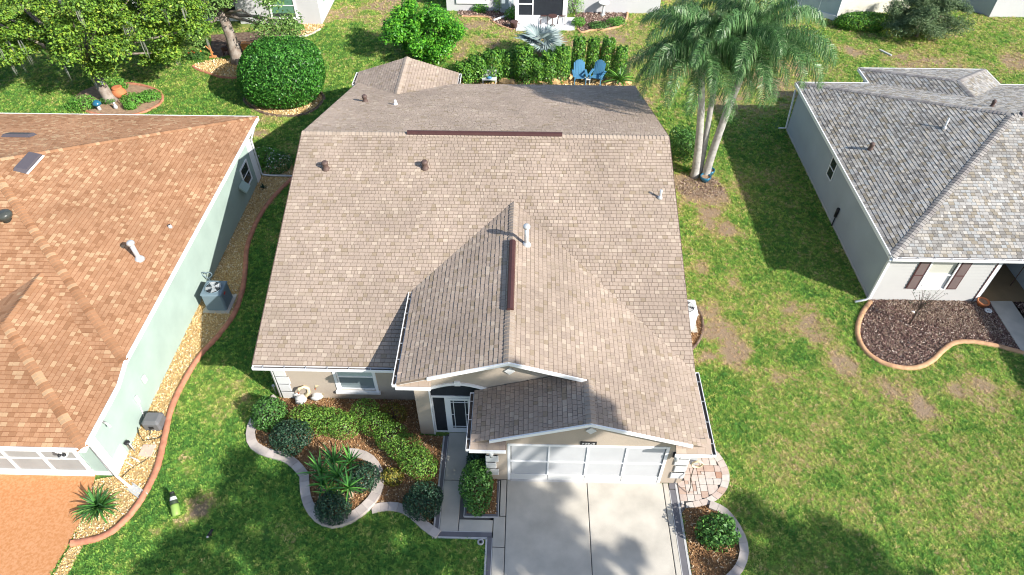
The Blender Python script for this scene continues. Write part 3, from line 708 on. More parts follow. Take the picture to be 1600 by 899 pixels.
wn.box(-12.915,-12.87,wy-.06,wy,.62,1.72); wn.box(-12.915,-12.87,wY,wY+.06,.62,1.72); wn.box(-12.915,-12.87,wy,wY,.62,.69); wn.box(-12.915,-12.87,wy,wY,1.65,1.72); wn.box(-12.912,-12.885,wy,wY,1.15,1.19)
lw = part('window', wn, 'trim', LH); part('pane', MB().box(-12.912,-12.90,wy,wY,.69,1.15), 'glass', lw); part('pane', MB().box(-12.912,-12.90,wy,wY,1.19,1.65), 'glass', lw)
part('window_shade', MB().vprism([(-12.9,wy-.1,1.25),(-12.62,wy-.1,.95),(-12.60,wy-.1,.93),(-12.62,wy-.1,.85),(-12.9,wy-.1,1.1)], (0,-.55,0)), 'green', LH)
# things fixed on the left roof
def low_vent(x, y, dx, dy, n, zf):
    c = Vector((x,y,zf(x,y))); u = Vector((dx,dy,0)); u = (u - n*u.dot(n)).normalized(); v = n.cross(u)
    mb = MB(); L, Wd = .62, .24
    pr_ = [c-u*L-v*Wd+n*.01, c+u*L-v*Wd+n*.01, c+u*L+v*Wd+n*.01, c-u*L+v*Wd+n*.01, c-u*(L-.1)-v*(Wd-.06)+n*.13, c+u*(L-.1)-v*(Wd-.06)+n*.13, c+u*(L-.1)+v*(Wd-.01)+n*.10, c-u*(L-.1)+v*(Wd-.01)+n*.10]
    mb.add(pr_, [(3,2,1,0),(4,5,6,7),(0,1,5,4),(1,2,6,5),(2,3,7,6),(3,0,4,7)])
    o = part('roof_vent', mb, mat('grey brown metal', (.085,.075,.085), .5), lroof)
    return o
lv = low_vent(-19.06,21.35, 0,1, nR, lambda x,y: lzr(x))
lv2 = low_vent(-21.5,24.4,1,0, nBk, lambda x,y: lzE+ls*(ly1-y))
part('flashing', MB().obox(Vector((-18.78,21.3,lzr(-18.78)+.06)), nR.cross(Vector((0,1,0)))*.03, Vector((0,.6,0)), nR*.02), 'trim', lv)
pipe((-13.97,17.85,lzr(-13.97)), .62, .085, lroof, 'galv', lean=(-.12,.12))
pipe((-13.63,19.8,lzr(-13.63)), .12, .04, lroof, 'galv', cap=False)
part('turbine_vent', MB().lathe([(.16,-.1),(.16,.08),(.24,.14),(.27,.24),(.22,.33),(.08,.37)], (-18.5,18.45,lzE+ls*(18.45-ly0)), 14), mat('dark dome', (.05,.055,.05), .3, .2, 8), lroof)
# flood light and camera on the garage wing
fl = part('flood_light', MB().lathe([(.13,0),(.15,.03),(.15,.05),(.05,.07)], (-13.75,10.55,1.62), 14), 'lightgrey', LH)
part('lamp_head', MB().ball((-13.82,10.50,1.72),.055,10).ball((-13.66,10.50,1.74),.055,10), 'black', fl)
part('lamp_bracket', MB().bar((-13.95,10.58,1.78),(-13.78,10.56,1.72),.05,.05), 'trim', fl)
part('security_camera', MB().tube([(-12.87,11.55,1.95),(-12.72,11.5,1.9),(-12.62,11.42,1.86)], .04, 8), 'white', LH)
bx = part('meter_box', MB().bevbox(-12.915,-12.83,13.75,13.95,.95,1.22,.02), 'white', LH); part('meter_box', MB().bevbox(-12.915,-12.84,13.05,13.2,.75,1.08,.02), 'white', LH)
part('conduit', MB().tube([(-12.89,13.12,.75),(-12.89,12.95,.0)], .018, 6), 'trim', bx)
# ------------------------------------------------------------------ right house
RH = thing('house', 'pale grey house on the right with mottled grey shingle roof and maroon shutters', 'house', (22, 25, 0))
rx = 13.72; ry0 = 19.0; ry1 = 32.15; rz = 2.6; rs = .33; rym = (ry0+ry1)/2; rt_ = rym-ry0; rrx = rx+rt_; rrz = rz+rs*rt_; RE = 44
r_left = [(rx,ry0,rz),(rx,ry1,rz),(rrx,rym,rrz)]
r_front = [(rx,ry0,rz),(rrx,rym,rrz),(RE,rym,rrz),(RE,ry0,rz)]
ex0, ex1, eyb = 17.42, 23.98, 33.75; exm = (ex0+ex1)/2; et = exm-ex0; ezr = rz+rs*et; evy = ry1-et
r_back = [(rx,ry1,rz),(RE,ry1,rz),(RE,rym,rrz),(rrx,rym,rrz)]
e_left = [(ex0,ry1,rz),(ex0,eyb,rz),(exm,eyb-et,ezr),(exm,evy,ezr)]
e_right = [(ex1,ry1,rz),(ex1,eyb,rz),(exm,eyb-et,ezr),(exm,evy,ezr)]
e_back = [(ex0,eyb,rz),(ex1,eyb,rz),(exm,eyb-et,ezr)]
def maxx(poly, x1): return [(-p[0],p[1],p[2]) for p in cropx([(-q[0],q[1],q[2]) for q in poly], -x1)]
rroof = deck([r_left,r_front,r_back,e_left,e_right,e_back], RH, m='felt_right')
shingle_roof([r_left, maxx(r_front,27.5), maxx(r_back,30), e_left, e_right, e_back], 'sh_right', rroof)
nL, nFr, nBr = nrm(r_left), nrm(r_front), nrm(r_back)
caps([((rx,ry0,rz),(rrx,rym,rrz),nL,nFr), ((rx,ry1,rz),(rrx,rym,rrz),nL,nBr), ((rrx,rym,rrz),(rrx+6,rym,rrz),nFr,nBr), ((ex0,eyb,rz),(exm,eyb-et,ezr),nrm(e_left),nrm(e_back)), ((ex1,eyb,rz),(exm,eyb-et,ezr),nrm(e_right),nrm(e_back)), ((exm,evy,ezr),(exm,eyb-et,ezr),nrm(e_left),nrm(e_right))], 'cap_right', rroof)
part('ridge_vent', MB().vprism([(rrx+.3,rym-.13,rrz+.0),(rrx+.3,rym-.1,rrz+.1),(rrx+.3,rym+.1,rrz+.1),(rrx+.3,rym+.13,rrz)], (7,0,0)), mat('grey ridge vent', (.2,.17,.17), .7), rroof)
hood((15.0,25.5,rz+rs*(15.0-rx)), rroof, .12); pipe((17.85,25.7,rz+rs*(17.85-rx)), .42, .04, rroof, 'galv', cap=False, lean=(.12,.2))
hood((20.3,27.0,rz+rs*(ry1-27.0)), rroof, .10)
fascia((rx,ry0,rz+.02),(rx,ry1,rz+.02),RH,.05,.17,0,(-1,0,0)); fascia((rx,ry1,rz+.02),(ex0,ry1,rz+.02),RH,.05,.15,0,(0,1,0)); fascia((ex1,ry1,rz+.02),(RE,ry1,rz+.02),RH,.05,.15,0,(0,1,0))
fascia((ex0,ry1+.05,rz+.02),(ex0,eyb,rz+.02),RH,.05,.15,0,(-1,0,0)); fascia((ex1,ry1+.05,rz+.02),(ex1,eyb,rz+.02),RH,.05,.15,0,(1,0,0)); fascia((ex0,eyb,rz+.02),(ex1,eyb,rz+.02),RH,.05,.15,0,(0,1,0))
gutter((rx,ry0,rz+.0),(RE,ry0,rz+.0),(0,-1,0),RH)
rfY = 19.3; rwx = 13.88; px_ = 18.15
mb = MB(); mb.box(rwx,rwx+.2,rfY+.1,31.85,0,rz-.1); mb.box(rwx+.2,RE,31.65,31.85,0,rz-.1); mb.box(ex0+.3,ex1-.3,31.9,33.4,0,rz-.1)
mb.box(px_+.02,px_+.17,rfY+.1,21.5,0,rz-.1); mb.box(px_,22,21.5,21.65,0,rz-.1); mb.box(20.4,20.55,19.9,21.5,0,rz-.1)
part('wall', mb, 'greywall', RH)
# lap siding on the front wall, board by board round the window
w0, w1, wz0, wz1 = 15.55, 16.55, .72, 2.14
zz = 0.0; sb = .155
while zz < rz-.12:
    z1_ = min(zz+sb, rz-.12)
    spans = [(rwx+.0,px_)] if (z1_ <= wz0 or zz >= wz1) else [(rwx+.0,w0),(w1,px_)]
    for a, b in spans:
        part('siding_board', MB().vprism([(a,rfY-.018,zz),(a,rfY+.1,zz),(a,rfY+.1,z1_),(a,rfY-.002,z1_)], (b-a,0,0)), 'siding', RH)
    zz = z1_
part('corner_board', MB().box(rwx-.025,rwx+.09,rfY-.035,rfY-.019,0,rz-.1), 'trim', RH)
part('corner_board', MB().box(px_-.12,px_+.02,rfY-.035,rfY-.019,0,rz-.1), 'trim', RH)
part('corner_board', MB().box(px_-.16,px_-.122,rfY-.033,rfY-.019,0,rz-.1), 'shutterframe', RH)
rw = MB(); rw.box(w0-.06,w0,rfY-.06,rfY+.05,wz0-.06,wz1+.06); rw.box(w1,w1+.06,rfY-.06,rfY+.05,wz0-.06,wz1+.06); rw.box(w0,w1,rfY-.06,rfY+.05,wz0-.06,wz0); rw.box(w0,w1,rfY-.06,rfY+.05,wz1,wz1+.06); rw.box(w0,w1,rfY-.03,rfY+.04,1.40,1.46)
wo = part('window', rw, 'trim', RH)
part('pane', MB().box(w0,w1,rfY+.01,rfY+.02,wz0,1.40), mat('bright blind', (.62,.63,.64), .2, spec=.6), wo); part('pane', MB().box(w0,w1,rfY+.03,rfY+.04,1.46,wz1), mat('cream blind', (.52,.52,.46), .2, spec=.6), wo)
for a, b in ((w0-.48,w0-.09),(w1+.09,w1+.48)):
    sh = part('shutter', MB().box(a,b,rfY-.05,rfY-.019,wz0-.02,wz1+.1), 'shutterframe', RH)
    part('shutter_panel', MB().box(a+.04,b-.04,rfY-.058,rfY-.051,wz0+.03,1.40), 'shutter', sh); part('shutter_panel', MB().box(a+.04,b-.04,rfY-.058,rfY-.051,1.46,wz1+.05), 'shutter', sh)
sw = MB(); sy0, sy1 = 25.55, 26.1
sw.box(rwx-.03,rwx-.002,sy0-.05,sy0,1.3,2.2); sw.box(rwx-.03,rwx-.002,sy1,sy1+.05,1.3,2.2); sw.box(rwx-.03,rwx-.002,sy0,sy1,1.25,1.3); sw.box(rwx-.03,rwx-.002,sy0,sy1,2.2,2.25); sw.box(rwx-.028,rwx-.002,sy0,sy1,1.73,1.77)
swo = part('window', sw, 'trim', RH); part('pane', MB().box(rwx-.012,rwx-.003,sy0,sy1,1.3,1.73), 'glass', swo); part('pane', MB().box(rwx-.012,rwx-.003,sy0,sy1,1.77,2.2), 'glass', swo)
part('meter_box', MB().tube([(rwx-.07,23.9,.55),(rwx-.07,23.9,1.0)], .07, 8).tube([(rwx-.05,23.9,.0),(rwx-.05,23.9,.55)], .025, 6), 'black', RH)
part('base_trim', MB().box(rwx-.02,rwx-.002,rfY+.1,31.85,0,.1), 'linewhite', RH)
part('downspout', MB().tube([(rx-.06,ry0-.08,rz-.1),(rwx-.05,rfY-.06,rz-.5),(rwx-.05,rfY-.06,.2),(rwx-.12,rfY-.08,.08),(rwx-.6,rfY-.2,.06)], .045, 6), 'trim', RH)
part('downspout', MB().tube([(rx+.0,31.95,rz-.3),(rwx-.03,31.9,.1),(rwx-.4,31.95,.06)], .045, 6), 'trim', RH)
part('porch_floor', MB().box(px_+.18,28,rfY-.02,21.49,0,.03), 'porchfloor', RH)
gw = MB(); gw.box(21.6,28.4,11.4,19.2,0,2.45); part('wall', gw, 'greywall', RH, 'garage wing wall'); gm2 = MB(); gm2.slab([(21.1,10.9,2.55),(25,10.9,3.85),(25,19.0,3.85),(21.1,19.0,2.55)],.1).slab([(28.9,10.9,2.55),(25,10.9,3.85),(25,19.0,3.85),(28.9,19.0,2.55)],.1); part('wing_roof', gm2, 'cap_right', RH)
part('porch_post', MB().box(24.0,24.15,19.3,19.45,.03,rz-.1), 'trim', RH)

# ================================================================== GROUND, PATHS AND BEDS
def sheet(name, poly, z, m, parent=None, t=.05, exg=True):
    o = struct(name, MB().prism([tuple(p)[:2] for p in poly], z-t, z), m, parent)
    if exg: ex(poly)
    return o
ZC = .035
# ---- driveway and front walk: poured panels with recessed joints
dx0, dx1 = -1.02, 4.97
xw0, xw1 = -2.60, -1.70; yw = 8.98
xj = -.42; xj2 = 2.12; xj3 = 4.52
drive = struct('driveway', MB().box(-.9,4.9,-6,10.9,-.08,.008), 'joint')
walk = struct('walkway', MB().box(-2.5,-.42,9.05,12.6,-.08,.008), 'joint')
def panel(x0, x1, y0, y1, par, g=.012): struct('concrete_panel', MB().bevbox(x0+g,x1-g,y0+g,y1-g,-.05,ZC,.012), 'concrete', par).pop('kind', None)
panel(xj,xj2,-6,1.6,drive); panel(xj,xj2,1.6,10.96,drive); panel(xj2,xj3,-6,1.6,drive); panel(xj2,xj3,1.6,10.96,drive); panel(xj3,4.70,-6,10.96,drive)
panel(-.80,xj,-6,8.75,drive); panel(-.80,xj,8.75,9.72,drive); panel(-.62,xj,9.72,10.96,drive)
panel(-2.42,-1.70,10.9,12.67,walk); panel(-2.42,-1.84,9.20,10.9,walk); panel(-1.84,-.80,9.20,9.60,walk)
def strip(x0,x1,y0,y1,par):                             # grey band between two pale lines
    part_ = struct('border_band', MB().box(x0,x1,y0,y1,-.05,ZC-.004), 'bandgrey', par); part_.pop('kind', None); return part_
def pale(x0,x1,y0,y1,par):
    p_ = struct('border_line', MB().box(x0,x1,y0,y1,-.05,ZC+.003), 'linewhite', par); p_.pop('kind', None)
strip(-.94,-.81,-6,9.06,drive); pale(-1.0,-.945,-6,9.0,drive); pale(-.812,-.79,-6,9.02,drive)
strip(-2.52,-.82,9.04,9.19,walk); pale(-2.58,-.95,8.98,9.035,walk); pale(-2.40,-.82,9.192,9.212,walk)
strip(-2.54,-2.44,9.19,12.52,walk); pale(-2.60,-2.545,8.98,12.52,walk); pale(-2.44,-2.415,9.2,12.5,walk)
strip(4.72,4.90,-6,10.72,drive); pale(4.905,4.97,-6,10.98,drive); pale(4.695,4.718,-6,10.7,drive)
strip(4.72,4.9,10.76,10.95,drive)
strip(-1.69,-1.62,9.78,12.2,walk); pale(-1.715,-1.69,9.68,12.2,walk); strip(-1.68,-.72,9.70,9.78,walk); pale(-1.70,-.66,9.66,9.70,walk); strip(-.72,-.64,9.72,10.9,walk); pale(-.665,-.64,9.70,10.9,walk)
ex([(-2.6,8.98),(-1.0,8.98),(-1.0,-6),(4.97,-6),(4.97,11),(-1,12.6),(-2.6,12.6)])
# ---- planter beside the garage
struct('mulch_bed', MB().box(-1.61,-.73,9.79,12.3,-.05,.03), 'mulchbase')
# ---- paved side patio right of the garage
pat = smooth_path(G2([(1075,700),(1100,695),(1122,708),(1139,738),(1136,765),(1115,786),(1090,793),(1071,795)]), 5)
pat_poly = pat + [(4.98,9.95),(4.98,11.0),(5.16,11.0),(5.16,12.4)]
patio = sheet('paver_patio', pat_poly, .012, 'joint')
inner = smooth_path(G2([(1075,706),(1098,704),(1113,714),(1127,739),(1124,762),(1106,778),(1086,784),(1071,787)]), 5)
inner_poly = inner + [(4.98,10.05),(4.98,11.0),(5.16,11.0),(5.16,12.3)]
def clip_convexish(rect, poly):
    c = np.array([[(rect[0]+rect[1])/2, (rect[2]+rect[3])/2]]); return inpoly(c, poly)[0]
cell = .115; used = {}
for iy in range(0, 26):
    ix = 0
    while ix < 22:
        if (ix, iy) in used: ix += 1; continue
        wn_, hn_ = random.choice(((2,2),(2,2),(3,2),(2,1),(2,2),(1,1),(3,3) if iy % 3 == 0 else (2,2)))
        while any((ix+a, iy+b) in used for a in range(wn_) for b in range(hn_)):
            if wn_ > 1: wn_ -= 1
            else: hn_ = 1; break
        for a in range(wn_):
            for b in range(hn_): used[(ix+a, iy+b)] = 1
        r_ = (4.99+ix*cell, 4.99+(ix+wn_)*cell, 9.9+iy*cell, 9.9+(iy+hn_)*cell)
        if clip_convexish(r_, inner_poly):
            g = .006; o = struct('paver', MB().bevbox(r_[0]+g,r_[1]-g,r_[2]+g,r_[3]-g,-.03,.036+random.random()*.006,.01), 'paver', patio); o.pop('kind')
        ix += wn_
mid = [((a[0]+b[0])/2,(a[1]+b[1])/2) for a, b in zip(resample(pat,.1), resample(inner,.1) if False else [None]*0)]
pr1 = resample(pat, .22); pr0 = resample(inner, .22); nseg = min(len(pr1), len(pr0))
pr1 = resample(pat, 1e9 if nseg < 2 else sum(math.dist(a,b) for a,b in zip(pat,pat[1:]))/(nseg-1)); pr0 = resample(inner, sum(math.dist(a,b) for a,b in zip(inner,inner[1:]))/(nseg-1))
def wedge(p0, p1, q0, q1, z, par, name, m, sh=.96, z0=-.05):
    c = ((p0[0]+p1[0]+q0[0]+q1[0])/4, (p0[1]+p1[1]+q0[1]+q1[1])/4)
    P = [(c[0]+(p[0]-c[0])*sh, c[1]+(p[1]-c[1])*sh) for p in (p0,p1,q1,q0)]
    o = struct(name, MB().prism(P, z0, z), m, par); o.pop('kind', None); return o
for i in range(min(len(pr0),len(pr1))-1): wedge(pr1[i],pr1[i+1],pr0[i],pr0[i+1],.05,patio,'paver','paver',.95)
# ---- edgings
def edging(path, wd, h, m, label, closed=False, stone=None, name='garden_edging', group=None, step=.16):
    path = resample(path, step, closed); A, B = offsets(path, wd, closed); n = len(path)
    c = Vector((path[n//2][0], path[n//2][1], 0))
    if stone:
        root = thing(name, label, 'edging', c, group)
        P2 = resample(path, stone, closed); A2, B2 = offsets(P2, wd, closed)
        k = len(P2); rng = range(k) if closed else range(k-1)
        for i in rng:
            j = (i+1) % k; z = h + random.uniform(-.008,.008)
            P = [A2[i],A2[j],B2[j],B2[i]]; cc = (sum(p[0] for p in P)/4, sum(p[1] for p in P)/4)
            P = [(cc[0]+(p[0]-cc[0])*.985, cc[1]+(p[1]-cc[1])*.985) for p in P]
            part('edging_stone', MB().prism(P, -.04, z), m, root)
    else:
        vs = []; fs = []
        for i in range(n):
            a, b = Vector((*A[i],0)), Vector((*B[i],0)); mdl = (a+b)/2; z = h + random.uniform(-.006,.006)
            for q, zz_ in ((a,-.05),(a,h*.55),(mdl+(a-mdl)*.55,z),(mdl+(b-mdl)*.55,z),(b,h*.55),(b,-.05)): vs.append((q.x,q.y,zz_))
        for i in range(n if closed else n-1):
            j = (i+1) % n
            for k in range(5): fs.append((i*6+k, i*6+k+1, j*6+k+1, j*6+k))
        mb = MB().add(vs, fs)
        if not closed: mb.add([], []); mb.f += [(0,1,2,3,4,5), tuple((n-1)*6+k for k in (5,4,3,2,1,0))]
        mb.smooth = True
        single(name, mb, m, label, 'edging', c, group)
    return A, B
# front bed left of the walk
bedL = smooth_path(G2([(432,622),(410,640),(396,662),(392,682),(398,698),(418,709),(445,716),(463,728),(476,744)]), 5)
ring = smooth_path(G2([(477,745),(478,770),(484,793),(500,812),(522,820),(548,812),(572,795),(588,775),(594,752),(590,735),(577,719),(560,712),(546,711)]), 4)
bedR = smooth_path(G2([(581,797),(600,793),(622,794),(640,801),(655,814),(668,826),(685,837)]), 4)
edging(bedL, .30, .085, 'edgestone', 'pale cast stone edging curving round the house end of the front bed', stone=.27)
edging(ring, .30, .17, 'edgestone', 'raised pale stone ring round the yucca planting', stone=.27)
edging(bedR, .28, .085, 'edgestone', 'pale cast stone edging between the yucca ring and the front walk', stone=.27)
bed_poly = bedL + ring[:26] + bedR + [(-2.61,9.0),(-2.61,12.5),(-3.36,12.55),(-3.36,13.96),(-8.3,13.96)]
sheet('mulch_bed', bed_poly, .022, 'mulchbase')
ring_poly = ring + G2([(500,725)])
struct('mulch_bed', MB().prism(ring_poly, -.02, .10), 'mulchbase')
# small bed beside the driveway
sb_path = smooth_path(G2([(1108,790),(1130,800),(1148,822),(1160,848),(1161,872),(1150,895),(1128,915)]), 5)
edging(sb_path, .26, .10, 'edgestone', 'pale stone edging round the small bed right of the driveway', stone=.26)
sb_poly = sb_path + [(5.0,7.4),(5.0,9.95)] + pat[-8:][::-1]
sheet('mulch_bed', sb_poly, .02, 'mulchbase')
# gravel strip along the green house
gl = smooth_path(G2([(462,276),(440,296),(415,325),(397,357),(386,390),(384,420),(379,455),(366,492),(342,525),(312,558),(288,597),(268,640),(257,688),(245,735),(222,780),(195,815),(160,840),(112,850)]), 5)
edging(gl, .20, .11, 'terracotta_edge', 'long terracotta coloured kerb winding along the gravel beside the green house')
gl_poly = gl + G2([(150,750)]) + [(-12.92,10.8),(-12.92,28),(-12.0,29)]
sheet('gravel_bed', gl_poly, .02, 'gravelbase')
gs = G2([(148,752),(112,850),(70,915),(95,915),(128,850)]); gs = G2([(132,800),(112,850),(55,950),(80,950),(130,853)])
sheet('gravel_bed', gs, .016, 'gravelbase')
sheet('driveway', G2([(150,741),(135,800),(108,850),(60,930),(20,1000),(-500,1000),(-500,741)]), .03, 'orange')
# bed of the right house
rb = smooth_path(G2([(1360,472),(1347,490),(1340,510),(1341,530),(1353,550),(1375,566),(1405,575),(1432,575),(1455,565),(1472,549),(1490,537),(1515,535),(1550,540),(1585,549),(1625,561)]), 5)
edging(rb, .19, .10, 'tan_edge', 'tan kerb curving round the brown mulch bed of the grey house')
rb_poly = rb + [(21.0,17.2),(20.9,19.28),(rwx,19.28)]
sheet('mulch_bed', rb_poly, .02, 'brownbase')
pp = G2([(1545,472),(1580,472),(1660,590),(1620,590)])
sheet('walkway', pp, .05, 'concrete'); ex(G2([(1580,472),(1700,472),(1700,590),(1660,590)]))
sheet('mulch_bed', G2([(1582,472),(1700,472),(1700,540),(1622,532)]), .02, 'brownbase')
# bed round the clipped dome
tb = smooth_path(G2([(384,152),(383,160),(395,170),(415,178),(440,182),(468,181),(490,173),(503,160),(505,150),(480,128),(440,122),(400,132)]), 4, True)
edging(tb, .16, .08, 'brownbase', 'dark low edging round the big clipped dome', closed=True)
sheet('mulch_bed', tb, .02, 'gravelbase')
# bed under the oak
ob_ = smooth_path(G2([(118,150),(130,172),(165,181),(205,181),(235,172),(254,158),(246,142),(210,132),(160,132)]), 4, True)
sheet('mulch_bed', ob_, .02, 'soil'); edging(ob_[4:32], .16, .09, 'terracotta_edge', 'reddish kerb round the fern bed under the oak')
ob2 = smooth_path(G2([(302,104),(325,115),(350,122),(385,121),(400,108),(380,96),(335,94)]), 4, True)
sheet('mulch_bed', ob2, .02, 'gravelbase'); edging(ob2[:18], .16, .08, 'terracotta_edge', 'reddish kerb of the pebble bed under the grey barked tree')
# golden rock bed behind the house
rk = smooth_path([(-4.3,36.9),(-2,37.3),(1,37.4),(4,37.3),(5.9,36.8),(6.0,35.6),(5.2,34.9),(0,34.8),(-4.0,35.0)], 4, True)
sheet('gravel_bed', rk, .02, 'gravelbase')
# sandy patch under the palms
sp = smooth_path(G2([(1060,290),(1075,278),(1105,276),(1128,290),(1130,302),(1110,310),(1080,308),(1062,302)]), 4, True)

# little bed by the outdoor unit right of the house
ab = smooth_path(G2([(1078,470),(1093,488),(1098,508),(1094,530),(1080,548)]), 5)
edging(ab, .10, .08, 'brownbase', 'dark thin edging of the bark bed by the right wall'); sheet('mulch_bed', ab + [(5.2,16.6),(5.2,19.0)], .02, 'mulchbase')
# beds of the houses behind
bk = smooth_path(G2([(903,47),(925,48),(952,46),(972,40),(980,25),(978,5),(976,-8),(905,-8)]), 4, True)
sheet('mulch_bed', bk, .02, 'brownbase'); edging(bk[:20], .16, .10, 'tan_edge', 'pale kerb round the birdbath bed by the back patio')
bk2 = smooth_path(G2([(722,26),(760,27),(772,36),(790,44),(808,46),(808,20),(722,16)]), 3, True)
sheet('mulch_bed', bk2, .02, 'brownbase'); edging(bk2[:12], .12, .08, 'tan_edge', 'tan kerb of the bed left of the back patio')
bk3 = smooth_path(G2([(440,52),(465,58),(482,56),(500,46),(506,38),(470,38),(430,42)]), 3, True)
sheet('gravel_bed', bk3, .02, 'gravelbase'); edging(bk3[:10], .18, .08, 'concrete', 'grey kerb along the white house corner')
sheet('patio', G2([(806,49),(898,48),(898,28),(806,28)]), .04, 'housewhite')
sheet('mulch_bed', G2([(330,92),(455,75),(455,45),(330,55)]), .012, 'brownbase')

# ---- lawn colour: how dry the grass is at each place (bare and yellow patches seen in the photo)
DRY = []
for u, v, r, a in ((1095,296,1.1,1.5),(1105,335,.8,.9),(1125,360,.7,1.0),(1085,415,.5,.9),(1150,440,.5,.6),(1095,490,.6,.8),(1115,520,.8,1.0),(1140,550,.9,.9),(1110,560,.6,.8),(1265,510,.9,1.0),(1240,490,.6,.7),(1320,565,.6,1.0),(1370,600,.6,.9),(1390,612,.7,1.0),(1430,620,.5,.9),(1440,640,.6,.8),(1500,610,.5,.7),(1545,610,.7,1.0),(1535,595,.4,.8),(1560,640,.5,.6),(1480,700,.8,.35),(1230,720,.8,.25),(1290,690,1.0,.2),(1380,760,1.2,.25),(1300,640,.8,.2),(1500,800,1.2,.25),(1210,600,.8,.5),(1215,140,1.5,0.75),(1290,145,1.2,0.68),(1150,160,1.5,.5),(1250,110,1.5,.6),(305,795,.45,1.0),(290,715,.5,.7),(245,832,.2,.8),(285,812,.3,.8),(360,640,.7,.3),(340,600,.8,.3),(530,25,1.2,0.52),(600,30,1.5,0.52),(600,8,1.5,.7),(740,40,1.6,0.60),(760,70,2,.55),(860,60,2,.5),(950,70,2.5,.5),(720,85,1.4,.5),(1000,150,1.5,.4),(420,185,.8,.4),(410,210,.5,.8),(1590,100,1.2,.7),(1480,100,1.2,.6),(1420,95,1.6,0.52),(1330,80,.6,.8),(1050,120,1.5,.25),(1180,125,1.5,.4),(1450,575,.4,.4),(1500,560,.4,.5),(1145,480,.3,.5)):
    p = G(u, v); DRY.append((p.x, p.y, r, a*(.8 if u > 1200 else 1)))
def vnoise(X, Y, s, seed):
    r = np.random.default_rng(seed); T = r.random((64,64)); x = X/s; y = Y/s
    i = np.floor(x).astype(int); j = np.floor(y).astype(int); fx = x-i; fy = y-j; fx = fx*fx*(3-2*fx); fy = fy*fy*(3-2*fy)
    t = lambda a, b: T[a % 64, b % 64]
    return (t(i,j)*(1-fx)+t(i+1,j)*fx)*(1-fy) + (t(i,j+1)*(1-fx)+t(i+1,j+1)*fx)*fy
def dryness(X, Y):
    n1 = vnoise(X,Y,2.3,1); n2 = vnoise(X,Y,.7,2); n3 = vnoise(X,Y,.27,3)
    d = .19 + .20*(n1-.5) + .18*(n2-.5) + .28*(n3-.5)
    d += np.where(X > 5.5, .10, 0) + np.where((X < -4) & (Y < 22), -.10, 0) + np.clip((Y-35)/12,0,1)*.12
    wob = .75 + .6*n2
    p = np.zeros_like(X)
    for x, y, r, a in DRY:
        q = ((X-x)**2 + (Y-y)**2)/(r*wob)**2; p = np.maximum(p, a*np.exp(-q*1.0)*(.25+.75*n3+.35*n2))
    return np.clip(d + p, 0, 1)
